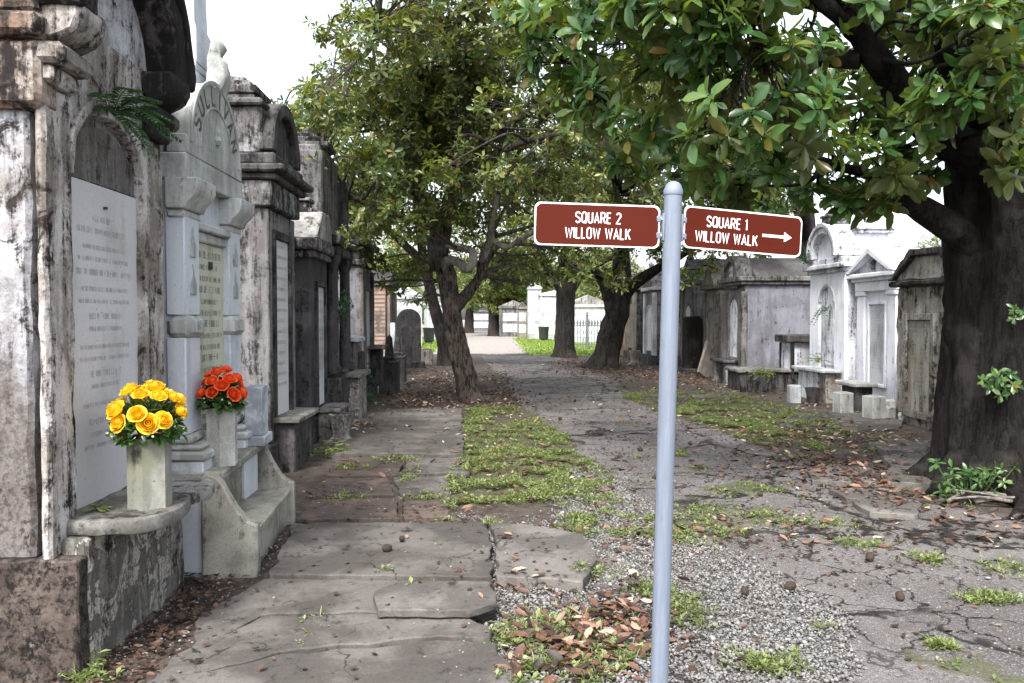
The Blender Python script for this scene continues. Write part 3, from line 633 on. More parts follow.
# magnolia cones lying about
def cones():
    base = None; spots = [(387, 560), (402, 550), (181, 621), (195, 618), (560, 420), (640, 452), (600, 435), (585, 470), (700, 470), (735, 455), (760, 498), (720, 520), (612, 490), (870, 560), (900, 600), (790, 590), (745, 595), (830, 540), (655, 480), (690, 445), (540, 395), (575, 402)]
    for k, (px, py) in enumerate(spots):
        x, y = gnd(px, py); z = float(surf(np.array([x]), np.array([y]))[0])
        if base is None:
            m = MB(); m.lathe([(.006, -.038), (.02, -.03), (.027, -.008), (.026, .012), (.017, .03), (.005, .04)], n=12); m.rough(.012, .004, 60)
            base = m.build('magnolia_cone', 'cone'); o = base
        else: o = base.copy(); COL.objects.link(o)
        o.location = (x, y, z+.022); o.rotation_euler = (R(80+random.uniform(-15, 15)), 0, random.random()*6.28); o.scale = (random.uniform(.7, 1.1),)*3
        lab = 'dark dried magnolia cone lying on the open asphalt or gravel'
        if k == 0: lab = 'larger dark magnolia cone alone on the slab before the bench'
        if k == 1: lab = 'dark magnolia cone beside another on the slab below the scroll bench'
        if k in (2, 3): lab = 'small dark seed cone in the grit at the foot of the blackened tomb'
        tag(o, lab, 'seed cone', 'dried magnolia cones on the ground')
cones()

# ================================================================== LETTERING (stroke letters as thin raised plates)
def arcp(cx, cy, rx, ry, a0, a1, n=8): return [(cx+rx*math.cos(R(a0+(a1-a0)*k/n)), cy+ry*math.sin(R(a0+(a1-a0)*k/n))) for k in range(n+1)]
w_ = .42
GL = {'S': (w_, [arcp(.21, .74, .21, .26, 20, 180, 7)+[(.02, .62), (.40, .38)]+arcp(.21, .26, .21, .26, 0, -160, 7)]),
      'Q': (.44, [arcp(.22, .76, .22, .24, 0, 180, 8)+arcp(.22, .24, .22, .24, 180, 360, 8)+[(.44, .76)], [(.26, .22), (.46, -.04)]]),
      'U': (w_, [[(0, 1)]+arcp(.21, .24, .21, .24, 180, 360, 8)+[(.42, 1)]]),
      'A': (.46, [[(0, 0), (.23, 1), (.46, 0)], [(.09, .3), (.37, .3)]]),
      'R': (.42, [[(0, 0), (0, 1), (.22, 1)]+arcp(.22, .75, .2, .25, 80, -90, 6)+[(0, .5)], [(.2, .5), (.43, 0)]]),
      'E': (.36, [[(.36, 1), (0, 1), (0, 0), (.36, 0)], [(0, .52), (.31, .52)]]),
      '2': (w_, [arcp(.21, .76, .21, .24, 165, 0, 7)+[(.41, .66), (0, 0), (.43, 0)]]),
      '1': (.2, [[(0, .84), (.13, 1), (.13, 0)]]),
      'W': (.66, [[(0, 1), (.165, 0), (.33, .92), (.495, 0), (.66, 1)]]), 'I': (.0, [[(0, 0), (0, 1)]]), 'L': (.34, [[(0, 1), (0, 0), (.34, 0)]]),
      'O': (.42, [arcp(.21, .76, .21, .24, 0, 180, 8)+arcp(.21, .24, .21, .24, 180, 360, 8)+[(.42, .76)]]),
      'K': (.42, [[(0, 0), (0, 1)], [(.41, 1), (0, .42)], [(.14, .6), (.43, 0)]]), 'V': (.44, [[(0, 1), (.22, 0), (.44, 1)]]), 'N': (.42, [[(0, 0), (0, 1), (.42, 0), (.42, 1)]]), ' ': (.16, [])}
def stroke(mb, pts, wd, depth, xf, k):
    P = [Vector(p) for p in pts]; n = len(P); Lf, Rt = [], []
    for i in range(n):
        d0 = (P[i]-P[i-1]).normalized() if i else None; d1 = (P[i+1]-P[i]).normalized() if i < n-1 else None
        d = (d0+d1).normalized() if d0 and d1 else (d0 or d1); q = Vector((-d.y, d.x)); c = max(.80, q.dot(Vector((-d1.y, d1.x)))) if d0 and d1 else 1
        Lf.append(P[i]+q*(wd/2/c)); Rt.append(P[i]-q*(wd/2/c))
    top = depth+k*.00015
    vs = [[mb.bm.verts.new(xf(p.x, p.y, h)) for p in S] for S, h in ((Lf, top), (Rt, top), (Lf, 0), (Rt, 0))]
    for i in range(n-1):
        a, b, c, d = vs
        for f in ((a[i], a[i+1], b[i+1], b[i]), (a[i], c[i], c[i+1], a[i+1]), (b[i], b[i+1], d[i+1], d[i])): mb.bm.faces.new(f)
    for i in (0, n-1):
        mb.bm.faces.new((vs[0][i], vs[1][i], vs[3][i], vs[2][i]))
def text_width(s, gap=.22): return sum(GL[c][0] for c in s)+gap*(len(s)-1)
def write(mb, s, cx, cz, h, tw, xf, bold=.17, depth=.0012, gap=.22):
    """s centred on (cx, cz), cap height h, total width tw; xf maps (x, z, proud) to 3D"""
    sx = tw/text_width(s, gap); x = cx-tw/2; k = 0
    for c in s:
        w, strokes = GL[c]
        for st in strokes:
            stroke(mb, [(x+p[0]*sx, cz+(p[1]-.5)*h) for p in st], bold*h, depth, xf, k % 7); k += 1
        x += (w+gap)*sx
def inscription(parent, u0, u1, rows, v, mat='ink', seed=1):
    """rows of worn unreadable engraving: tiny strokes on the face v"""
    r = random.Random(seed); V = []; F = []
    def q(a, b, c, d):
        o = len(V); V.extend([(a, v, c), (b, v, c), (b, v, d), (a, v, d)]); F.extend([o, o+1, o+2, o+3])
    W = u1-u0
    for z, h, fill in rows:
        ln = W*fill; x = (u0+u1)/2-ln/2; end = x+ln
        while x < end:
            for _ in range(r.randint(2, 8)):
                if x > end: break
                g = h*r.uniform(.35, .6); t = h*.11
                if r.random() < .85: q(x, x+t, z, z+h)
                if r.random() < .5: q(x+g-t, x+g, z, z+h)
                for zz in (z, z+h/2, z+h-t):
                    if r.random() < .4: q(x+t, x+g-t, zz, zz+t)
                x += g+h*.22
            x += h*.5
    return rawmesh('inscription', V, np.full(len(F)//4, 4), F, mat, parent)

# ================================================================== THE STREET SIGN
def sign():
    root = thing('street_sign', 'slim steel post carrying two brown direction plates reading Willow Walk', 'street sign', (.645, 2.9, 0)); root.rotation_euler = (0, R(1.3), 0)
    pr = .0325; H = 2.055
    m = MB(); m.lathe([(pr, 0), (pr, H)], n=32); m.build('post', 'galv', root)
    m = MB(); m.lathe([(pr+.002, H-.012), (pr+.0025, H-.01), (pr+.0025, H+.006), (pr*.98, H+.012), (pr*.86, H+.024), (pr*.62, H+.033), (pr*.3, H+.038), (.004, H+.039)], n=32); m.build('cap', 'galv', root)
    def plate(x0, ang, L, zc, rows, arrow=False, tilt=0.0):
        h = .155; hw = L/2; r = .022
        def rr(i): return [(hw-i-r+r*math.cos(R(a)) if s[0] > 0 else -(hw-i-r)+r*math.cos(R(a)), (h/2-i-r)*s[1]+r*math.sin(R(a))) for s, a0 in (((1, 1), 0), ((-1, 1), 90), ((-1, -1), 180), ((1, -1), 270)) for a in range(a0, a0+91, 15)]
        p = MB(); p.prism(rr(0), -.0008, .0022, .0003); o = p.build('sign_panel', 'sign_white', root)
        p = MB(); p.prism(rr(.006), -.0016, -.0007, 0); p.build('colour_field', 'sign_brown', o)
        xf = lambda x, z, d: (x, -.0016-d, z)
        for s, cx, cz, tw in rows:
            p = MB(); write(p, s, cx*L-hw, h/2-cz*h, .0375, tw, xf, .135); p.build('lettering', 'sign_white', o)
        if arrow:
            p = MB(); a0, a1, cz = .655*L-hw, .91*L-hw, -.006
            p.prism([(a0, cz-.0055), (a1-.034, cz-.0055), (a1-.034, cz-.019), (a1, cz), (a1-.034, cz+.019), (a1-.034, cz+.0055), (a0, cz+.0055)], -.003, -.0016, 0); p.build('arrow', 'sign_white', o)
        d = Vector((math.cos(R(ang)), math.sin(R(ang)), 0))
        sgn = 1 if x0 > 0 else -1
        o.rotation_euler = (0, R(tilt), R(ang)); o.location = d*(x0+sgn*hw)+Vector((0, 0, zc))
        # clamp bracket
        b = MB()
        for z in (-.030, .030): b.box(sgn*pr*.9 if sgn > 0 else x0-.012, x0+.012 if sgn > 0 else -pr*.9, -.004, .004, z-.011, z+.011, .002)
        b.box(min(sgn*(pr+.006), sgn*(pr-.002)), max(sgn*(pr+.006), sgn*(pr-.002)), -.014, .014, -.05, .05, .002)
        bo = b.build('bracket', 'galv', root); bo.rotation_euler = (0, 0, R(ang)); bo.location = (0, 0, zc)
        for z in (-.030, .030):
            bl = MB(); bl.extr([(.0055*math.cos(k*math.pi/3), -.004, .0055*math.sin(k*math.pi/3)) for k in range(6)], (0, -.005, 0), .0006)
            q = bl.build('bolt', 'alum', bo); q.location = (sgn*(abs(x0)-.004), 0, z)
    plate(-.046, 1.5, .458, 1.926, [('SQUARE 2', .505, .33, .163), ('WILLOW WALK', .505, .69, .235)], tilt=.2)
    plate(.046, 15.5, .512, 1.926, [('SQUARE 1', .355, .33, .172), ('WILLOW WALK', .355, .69, .262)], True, tilt=1.5)
sign()

# ================================================================== TOMBS ON THE NEAR SIDE
LEFT, RIGHT = R(90), R(-90)
# --- the big plastered tomb at the edge of the picture
def tomb_plastered():
    t = thing('plastered_tomb', 'tall peeling plaster tomb with arched pediment and pale tablet behind yellow roses', 'tomb', (-1.9, 4.22, 0), LEFT)
    B = .632
    m = MB(); m.box(-B, B, .085, 2.6, .52, 2.95, .02); m.build('wall', 't1_wall', t, (.07, .012, 5))
    m = MB(); m.box(-B-.022, -.415, 0, .045, .52, 2.62, .014); m.build('pilaster', 't1_front', t, (.05, .010, 7))
    m = MB(); m.box(.385, B, 0, .14, .52, 2.62, .014); m.build('pilaster', 't1_front', t, (.05, .012, 7, 3))
    # spandrel with the arched head over the tablet
    n = 18; a = [(-.43*math.cos(math.pi*k/n), 2.26+.36*math.sin(math.pi*k/n)) for k in range(n+1)]
    m = MB(); m.prism([(-.44, 3.0), (-.44, 2.2)]+a+[(.44, 2.2), (.44, 3.0)], .022, .12, .006); m.build('arched_surround', 't1_front', t, (.05, .008, 8, 5))
    m = MB(); m.ring(0, 2.26, .40, .45, .0, .06, 0, 180, 20, 1, .008); m.build('arch_moulding', 't1_front', t, (.035, .006, 9))
    m = MB(); m.prism([(-.40, 2.275)]+[(.42*math.cos(math.pi*k/16), 2.275+.29*math.sin(math.pi*k/16)) for k in range(16, -1, -1)], .062, .09, .003); m.build('arch_panel', 'r_frame', t)
    tb = MB(); tb.box(-.40, .40, .055, .088, .60, 2.27, .006); o = tb.build('tablet', 'tablet', t)
    rows = [(2.08, .03, .35), (2.02, .028, .82), (1.94, .022, .66), (1.88, .022, .8), (1.81, .03, .86), (1.73, .022, .74), (1.67, .02, .8), (1.59, .03, .5), (1.53, .022, .55), (1.44, .02, .78), (1.38, .02, .8), (1.30, .03, .5), (1.24, .022, .46), (1.15, .02, .7), (1.06, .03, .55), (1.0, .022, .5), (.94, .02, .7)]
    inscription(o, -.34, .34, rows, .0538, 'ink', 3)
    st = MB(); st.lathe([(.011, 0), (.011, .012)], (0, .045, 2.155), 8); st.build('stud', 'hole', o)
    # capitals and corbels
    for u in (-.53, .53):
        c = MB(); c.box(u-.125, u+.125, -.04, .12, 2.62, 2.70, .015); c.box(u-.15, u+.15, -.09, .12, 2.70, 2.79, .02)
        c.sprism([(-.02, 2.79), (-.13, 2.84), (-.17, 2.92), (-.15, 2.99), (.1, 2.99)], u-.13, u+.13, .02); c.build('capital', 't1_roof' if u > 0 else 't1_front', t, (.03, .005, 14, u))
    m = MB(); m.ring(0, 2.96, .50, .635, -.16, .30, -2, 182, 28, 1, .02); m.ring(0, 2.96, .63, .685, -.19, .30, -2, 182, 28, 1, .015); m.build('arched_pediment', 't1_roof', t, (.06, .016, 6, 2))
    m = MB(); m.prism([(-.54, 2.9), (.54, 2.9)]+[(.54*math.cos(math.pi*k/14), 2.97+.52*math.sin(math.pi*k/14)) for k in range(15)], .03, .26, .005); m.build('tympanum', 't1_wall', t, (.07, .006, 5))
    m = MB(); m.box(-B-.06, -B+.1, .0, 2.7, 2.50, 2.80, .025); m.box(-B-.10, -B+.1, -.02, 2.7, 2.80, 2.90, .02); m.box(-B-.07, -B+.1, .0, 2.7, 2.90, 3.12, .02); m.build('cornice', 't1_corn', t, (.05, .009, 9))
    m = MB(); m.prism([(-.64, 2.98), (.64, 2.98)]+[(.62*math.cos(math.pi*k/14), 2.98+.58*math.sin(math.pi*k/14)) for k in range(15)], .26, 2.65, .01); m.build('roof', 't1_roof', t, (.1, .012, 5))
    m = MB(); m.box(-B-.035, -B+.06, -.118, 2.66, -.05, .53, .008); m.box(-B+.06, B, .0, 2.66, -.05, .53, .02); m.build('plinth', 't1_base', t, (.05, .007, 10))
    m = MB(); m.box(-B+.055, B-.06, -.12, .0, -.05, .60, .015); m.build('ledge_support', 't1_foot', t, (.045, .014, 6))
    c = [Vector((u, -x, 0)) for u, x in ((-.53, .0), (-.545, .10), (-.53, .28), (-.45, .38), (-.30, .42), (-.12, .405), (.0, .37), (.08, .375), (.2, .41), (.38, .36), (.5, .22), (.56, .06), (.56, -.0))]
    pts = [(p.x, p.y) for p in curve(c, 46)]+[(.56, .09), (-.53, .09)]
    m = MB(); m.plate(pts, .60, .672, .018, 2); m.build('ledge', 'ledge', t, (.045, .007, 9))
tomb_plastered()

# --- white marble tomb with arched name stone and obelisk
def tomb_marble():
    t = thing('marble_tomb', 'white marble tomb with a lettered arch stone and obelisk behind red roses', 'tomb', (-1.85, 5.62, 0), LEFT)
    m = MB(); m.box(-.55, .55, .06, 1.9, 0, 2.48, .01); m.build('wall', 'marble', t)
    for s in (-1, 1):
        f = lambda a, b: (min(s*a, s*b), max(s*a, s*b))
        p = MB(); p.box(*f(.31, .57), 0, .12, .86, 1.47, .008); p.box(*f(.31, .57), 0, .12, 1.61, 2.27, .008)
        o = p.build('pilaster', 'marble', t)
        for z in (1.74, 1.98):                         # carved flame motif
            g = MB(); cu = s*.44
            g.prism([(cu-.05, z), (cu+.05, z), (cu+.06, z+.07), (cu+.02, z+.12), (cu, z+.2), (cu-.025, z+.12), (cu-.06, z+.07)], -.008, .004, .003); g.build('carved_flame', 'marble_pale', o)
        p = MB(); p.box(*f(.29, .59), -.03, .12, 1.47, 1.61, .03); p.build('pilaster_band', 'marble_pale', t, (.04, .008, 9, s))
        p = MB(); p.box(*f(.27, .60), -.11, .12, -.05, .70, .01); p.build('pedestal', 'marble', t)
        p = MB(); p.box(*f(.29, .58), -.09, .12, .76, .80, .015); p.box(*f(.26, .615), -.13, .12, .70, .76, .015); p.box(*f(.30, .575), -.03, .12, .80, .86, .02); p.build('base_moulding', 'marble_pale', t)
        p = MB(); p.sprism([(.1, 2.27), (-.02, 2.27), (-.035, 2.31), (-.085, 2.36), (-.10, 2.40), (-.10, 2.46), (.1, 2.46)], *f(.27, .618), .006); p.box(*f(.29, .59), -.005, .1, 2.22, 2.27, .01); p.build('capital', 'marble_pale', t)
    m = MB(); m.box(-.31, .31, .02, .1, 2.10, 2.17, .012); m.box(-.31, .31, -.015, .1, 2.17, 2.22, .01); m.build('lintel', 'marble_pale', t)
    tb = MB(); tb.box(-.305, .305, .045, .075, .62, 2.10, .005); o = tb.build('tablet', 'tablet_old', t)
    inscription(o, -.26, .26, [(2.0-.078*k, .034 if k % 3 else .045, [.9, .7, .95, .8, .6][k % 5]) for k in range(16)], .0435, 'ink_dark', 8)
    st = MB(); st.box(-.012, .012, .02, .05, 1.93, 1.98, .004); st.build('stud', 'hole', o)
    m = MB(); m.box(-.58, .58, -.02, 1.9, 2.46, 2.62, .01); m.box(-.57, .57, .13, 1.9, 2.62, 2.95, .015); m.box(-.60, .60, .112, 1.95, 2.95, 3.02, .02); m.build('entablature', 'marble_pale', t)
    m = MB(); m.prism([(-.565, 2.62), (.565, 2.62), (.565, 2.74)]+[(.52*math.cos(math.pi*k/20), 2.72+.46*math.sin(math.pi*k/20)) for k in range(21)]+[(-.565, 2.74)], -.02, .11, .008)
    a = m.build('arch_stone', 'marble_pale', t)
    m = MB(); m.ring(0, 2.70, .475, .505, -.03, -.018, 0, 180, 28, 1, .003); m.build('raised_rim', 'marble_pale', a)
    m = MB(); m.ring(0, 2.70, .315, .33, -.027, -.018, 0, 180, 24, 1, .003); m.build('raised_rim', 'marble_pale', a)
    m = MB(); s = 'SULLIVAN'; r0, r1 = .345, .46
    for i, ch in enumerate(s):
        A = R(158-136*i/(len(s)-1)); w, strokes = GL[ch]
        for k, stt in enumerate(strokes):
            stroke2(m, [((p[0]-w/2)*.165, p[1]*(r1-r0)) for p in stt], .021, A, r0)
    m.build('lettering', 'ink_dark', a)
    m = MB(); m.lathe([(.02, 0), (.035, .03), (.02, .06), (.03, .09), (.012, .14)], (0, -.022, 2.78), 8); m.build('carved_emblem', 'marble_pale', a)
    # stepped base and obelisk
    m = MB(); m.box(-.02, .36, .115, .46, 3.0, 3.30, .015); m.box(.0, .34, .12, .43, 3.30, 3.36, .01); m.build('obelisk_base', 'marble', t)
    m = MB(); m.lathe([(.15, 3.36), (.15, 3.60), (.132, 3.64), (.105, 4.9), (.02, 5.05)], (.17, .27, 0), sq=True); m.build('obelisk', 'marble', t)
    m = MB(); m.sprism([(.02, 3.13), (-.05, 3.18), (-.09, 3.26), (-.07, 3.36), (-.02, 3.42), (-.06, 3.44), (-.05, 3.50), (.0, 3.52), (.05, 3.48), (.06, 3.2)], .02, .12, .02); m.build('scroll_ornament', 'marble_pale', t, (.03, .015, 12))
    m = MB(); m.sprism([(.04, 3.14), (-.03, 3.16), (-.07, 3.28), (-.02, 3.38), (.06, 3.34)], .13, .22, .02); m.build('scroll_ornament', 'marble_pale', t, (.03, .012, 12))
def stroke2(m, pts, wd, A, r0):
    """a stroke on the arch: x along the tangent, y outward along the radius"""
    P = [Vector(p) for p in pts]
    for k, (p, q) in enumerate(zip(P, P[1:])):
        d = (q-p).normalized(); n = Vector((-d.y, d.x))*wd/2; e = d*wd*.3
        def w(v): rr = r0+v.y; return (math.cos(A)*rr+math.sin(A)*v.x, -.0185-k*.0002, 2.70+math.sin(A)*rr-math.cos(A)*v.x)
        m.extr([w(p-n-e), w(p+n-e), w(q+n+e), w(q-n+e)], (0, -.002, 0), 0)
tomb_marble()

# --- scroll-armed stone bench with a shelf
def bench():
    t = thing('stone_bench', 'low stone bench with scroll arms and raised shelf under the red roses', 'bench', (-1.44, 5.665, 0), LEFT+R(3.5))
    prof = [(.34, 0), (.34, .60), (.33, .625), (.29, .635), (.25, .62), (.215, .58), (.175, .50), (.13, .42), (.075, .345), (.03, .318), (0, .312), (0, 0)]
    for u in (-.69, .60):
        m = MB(); m.sprism([(v, z-.03 if z == 0 else z) for v, z in prof], u, u+.085, .012); m.build('arm', 'bench', t, (.05, .004, 8, u))
    m = MB(); m.box(-.61, .61, .05, .42, -.03, .225, .012); m.box(-.606, .606, .02, .40, .225, .27, .012); m.build('seat', 'bench', t, (.06, .005, 6))
    m = MB(); m.box(-.61, .61, .31, .52, .2, .575, .012); m.build('back', 'bench', t)
    m = MB(); m.box(-.63, .64, .215, .55, .580, .640, .012); m.build('shelf', 'bench', t, (.06, .004, 6, 4))
bench()

# --- vases, roses, marble block
def hexvase(name, label, x, y, z, w, h, rz, mat='vase', n=6, r=None):
    t = thing(name, label, 'vase', (x, y, z), rz, 'stone flower vases')
    m = MB(); p = [(w/2*math.cos(2*math.pi*k/n+math.pi/n), w/2*math.sin(2*math.pi*k/n+math.pi/n)) for k in range(n)]
    m.plate(p, 0, h, 0); m.build('body', mat, t, (.05, .0015, 9))
    q = [(a*.78, b*.78) for a, b in p]; m = MB(); m.plate(q, h, h+.006, .002); m.build('rim_insert', 't3_dark', t)
    return t
def rose(mb_list, C, axis, r, tone):
    """overlapping cupped petals; appends (verts, faces, tint)"""
    V, F, Tn = mb_list; A = Vector(axis).normalized(); t = A.orthogonal().normalized(); b = A.cross(t)
    for ring, (np_, rmax, open_, half) in enumerate(((3, .20, .0, 85), (4, .42, .0, 66), (5, .62, .10, 56), (5, .82, .28, 50), (6, 1.0, .60, 46))):
        for k in range(np_):
            az = 2*math.pi*k/np_+ring*.7+random.uniform(-.2, .2); o = len(V); top = (.66, .63, .56, .42, .18)[ring]+random.uniform(-.05, .05)
            for i in range(5):
                f = i/4
                for j in range(5):
                    g = (j/4-.5)*2; wd = R(half)*(.55+.45*math.sin(math.pi*min(1, .15+f*.75)))
                    aa = az+g*wd; rr = r*rmax*(math.sin(math.pi*(.14+(.66, .56, .46, .40, .36)[ring]*f))*.95+open_*.35*f**4); h = r*(-.55+(top+.55)*f-(.16*g*g*f*f)-open_*.25*f**5)
                    V.append(Vector(C)+t*(math.cos(aa)*rr)+b*(math.sin(aa)*rr)+A*h); Tn.append(min(1, max(0, tone+.22*f-.11*(4-ring)+random.uniform(-.05, .05))))
            for i in range(4):
                for j in range(4): F.append((o+i*5+j, o+i*5+j+1, o+(i+1)*5+j+1, o+(i+1)*5+j))
def bouquet(name, label, x, y, z, wid, ht, n, r, petal, seed):
    global rng
    t = thing(name, label, 'flowers', (x, y, z), 0, 'rose bouquets in stone vases'); rs = random.Random(seed); pos = []
    k = 0
    while len(pos) < n and k < 4000:
        k += 1; a = rs.random()*6.283; e = rs.uniform(-.12, 1.5); d = Vector((math.cos(a)*math.cos(e)*wid/2, math.sin(a)*math.cos(e)*wid/2, math.sin(e)*ht*.62+ht*.36))
        if all((d-q).length > r*1.62 for q in pos): pos.append(d)
    for d in pos:
        L = ([], [], []); rose(L, d, (d-Vector((0, 0, ht*.25))).normalized()+Vector((0, 0, .25)), r*rs.uniform(.72, 1.2), rs.uniform(.35, .7))
        rawmesh('rose', [tuple(v) for v in L[0]], np.full(len(L[1]), 4), [i for f in L[1] for i in f], petal, t, L[2], True)
    s = Tubes()
    for d in pos: s.add(curve([(d.x*.12, d.y*.12, -.10), (d.x*.3, d.y*.3, .03), d], 6), [.003]*7, 5)
    s.build('stems', 'stem', t)
    m = 330; u = nrm(rng.normal(size=(m, 3))); u[:, 2] = np.abs(u[:, 2])*.8+.02; P = u*np.array([wid*.45, wid*.45, ht*.85])*rng.uniform(.55, 1, (m, 1)); D = u+rng.normal(0, .4, (m, 3)); D[:, 2] -= .15
    leaves('leaves', P, D, np.tile([0, 0, 1.], (m, 1))+rng.normal(0, .4, (m, 3)), rng.uniform(.045, .075, m), rng.uniform(.02, .032, m), rng.uniform(.1, .5, m), T_FULL, 'leaf_near', t)
    m = 60; u = nrm(rng.normal(size=(m, 3))); u[:, 2] = np.abs(u[:, 2])*.6+.1; P = u*np.array([wid*.52, wid*.52, ht*.8]); 
    leaves('filler_blossom', P, u+rng.normal(0, .6, (m, 3)), rng.normal(0, 1, (m, 3)), rng.uniform(.012, .022, m), rng.uniform(.008, .012, m), rng.random(m), T_LITE, 'white_petal', t)
hexvase('flower_vase', 'mossy six sided stone vase on the dark ledge holding yellow roses', -1.635, 3.965, .668, .205, .345, R(4))
bouquet('rose_bouquet', 'bunch of yellow roses with dark green leaves in the nearer vase', -1.64, 3.965, 1.01, .33, .27, 25, .040, 'yellow', 4)
hexvase('flower_vase', 'pale tapered stone vase on the bench shelf holding red roses', -1.70, 5.26, .638, .20, .375, R(8), 'planter', 6)
bouquet('rose_bouquet', 'bunch of orange red roses in the vase on the bench', -1.70, 5.26, 1.01, .26, .26, 17, .041, 'red', 9)
t = thing('marble_block', 'small veined marble block on a plinth beside the red roses', 'marker', (-1.72, 6.12, .638), LEFT+R(4))
m = MB(); m.box(-.15, .15, -.09, .09, 0, .075, .008); m.build('base', 'veined', t); m = MB(); m.box(-.11, .11, -.065, .065, .075, .44, .006); m.build('block', 'veined', t)

# --- generic pieces for the other tombs
def frame_tablet(t, u0, u1, z0, z1, v, mat, fm, fw=.05, archd=0, rows=0, seed=1, ink='ink'):
    """tablet set into a frame standing on the front face v"""
    o = None; p = MB()
    if archd: p.prism(arch((u0+u1)/2, (u1-u0)/2, z0, z1, archd), v-.012, v+.02, .004)
    else: p.box(u0, u1, v-.012, v+.02, z0, z1, .004)
    o = p.build('tablet', mat, t)
    f = MB(); f.box(u0-fw, u0-.003, v-.045, v+.03, z0-fw, z1+(0 if archd else fw), .006); f.box(u1+.003, u1+fw, v-.045, v+.03, z0-fw, z1+(0 if archd else fw), .006); f.box(u0-.003, u1+.003, v-.043, v+.03, z0-fw, z0-.003, .006)
    if archd: f.ring((u0+u1)/2, z1, (u1-u0)/2+.003, (u1-u0)/2+fw, v-.043, v+.03, 0, 180, 16, 1, .004) if abs(archd-(u1-u0)/2) < .02 else f.prism([( (u0+u1)/2+((u1-u0)/2+.003)*math.cos(math.pi*k/14), z1+(archd+.003)*math.sin(math.pi*k/14)) for k in range(15)]+[((u0+u1)/2+((u1-u0)/2+fw)*math.cos(math.pi*k/14), z1+(archd+fw)*math.sin(math.pi*k/14)) for k in range(14, -1, -1)], v-.043, v+.03, .004)
    else: f.box(u0-.003, u1+.003, v-.043, v+.03, z1+.003, z1+fw, .006)
    f.build('tablet_frame', fm, t)
    if rows:
        h = (z1-z0)*.8/rows; inscription(o, u0+.04, u1-.04, [(z1-.08-h*k, min(.035, h*.5), random.Random(seed+k).uniform(.5, .95)) for k in range(rows)], v-.0135, ink, seed)
    return o
def ledge_shelf(t, u0, u1, v0, z, mat, sup, th=.06, legs=True):
    m = MB(); m.box(u0, u1, v0, .05, z-th, z, .012); m.build('ledge', mat, t, (.08, .006, 7))
    m = MB(); m.box(u0+.06, u1-.06, v0+.07, .02, -.05, z-th, .01); m.build('ledge_support', sup, t, (.08, .008, 7))
def finial_steps(t, u, v, z, w, steps, mat):
    m = MB(); 
    for k, (f, h) in enumerate(steps): m.box(u-w*f, u+w*f, v-w*f, v+w*f, z, z+h, .012); z += h
    m.build('finial', mat, t)

# --- dark grey tomb with segmental attic
t = thing('grey_stucco_tomb', 'tall purple grey tomb with black cornice and stepped finial next to marble tomb', 'tomb', (-2.2, 8.78, 0), LEFT)
m = MB(); m.box(-.56, .56, .0, 2.2, .3, 2.72, .015); m.build('wall', 't3_wall', t, (.12, .006, 4))
m = MB(); m.box(-.62, .62, -.06, 2.25, -.05, .30, .02); m.build('plinth', 't3_dark', t, (.12, .008, 5))
for u in (-.495, .495): m = MB(); m.box(u-.075, u+.075, -.03, .05, .3, 2.70, .012); m.build('pilaster', 't3_wall', t, (.12, .006, 4, 2))
frame_tablet(t, -.30, .30, .42, 2.42, 0, 'tablet', 't3_dark', .09, rows=14, seed=21)
m = MB(); m.box(-.62, .62, -.08, 2.25, 2.72, 2.98, .015); m.build('frieze', 't3_corn', t, (.1, .007, 6))
m = MB(); m.box(-.66, .66, -.14, 2.25, 2.98, 3.05, .015); m.box(-.72, .72, -.22, 2.3, 3.05, 3.13, .02); m.box(-.64, .64, -.12, 2.25, 3.13, 3.25, .02); m.build('cornice', 't3_dark', t, (.1, .008, 6))
m = MB(); m.box(-.60, .60, .02, 2.2, 3.25, 3.72, .015); m.box(-.66, .66, .0, 2.2, 3.72, 3.79, .02); m.build('attic', 't3_corn', t, (.1, .007, 6))
m = MB(); m.ring(0, 3.28, .46, .60, -.10, .08, 0, 180, 18, 1, .015); m.prism([(-.46, 3.27), (.46, 3.27)]+[(.46*math.cos(math.pi*k/12), 3.28+.46*math.sin(math.pi*k/12)) for k in range(13)], -.02, .06, 0); m.build('arched_pediment', 't3_dark', t, (.09, .008, 6))
finial_steps(t, 0, .45, 3.79, .34, [(1, .07), (.82, .07), (.88, .09), (.62, .07), (.4, .06)], 't3_corn')
ledge_shelf(t, -.42, .60, -.30, .55, 'ledge', 't3_dark')

# --- small tomb with pale gabled roof
t = thing('slate_dark_tomb', 'short blackish tomb with a pale pointed roof and bright white tablet', 'tomb', (-2.2, 10.85, 0), LEFT)
m = MB(); m.box(-.55, .55, 0, 2.0, .1, 2.45, .015); m.build('wall', 't4_wall', t, (.12, .006, 4))
m = MB(); m.box(-.6, .6, -.06, 2.05, -.05, .30, .02); m.build('plinth', 't3_dark', t, (.12, .008, 5))
m = MB(); m.box(-.60, .60, -.07, 2.05, 2.36, 2.45, .015); m.box(-.66, .66, -.12, 2.1, 2.452, 2.60, .02); m.build('cornice', 't3_corn', t, (.1, .007, 6))
m = MB(); m.prism([(-.66, 2.6), (.66, 2.6), (.22, 2.98), (-.22, 2.98)], -.10, 2.1, .015); m.build('roof', 'pale_roof', t, (.1, .007, 6))
finial_steps(t, 0, .25, 2.98, .20, [(1, .06), (.7, .09), (.85, .05), (.5, .08)], 't3_corn')
frame_tablet(t, -.24, .24, .42, 2.0, 0, 'far_white', 't3_dark', .07, rows=10, seed=33)
m = MB(); m.box(-.45, .2, -.32, -.06, -.05, .36, .02); m.box(-.5, .25, -.35, -.06, .36, .42, .015); m.build('step', 'ledge', t, (.08, .008, 7))

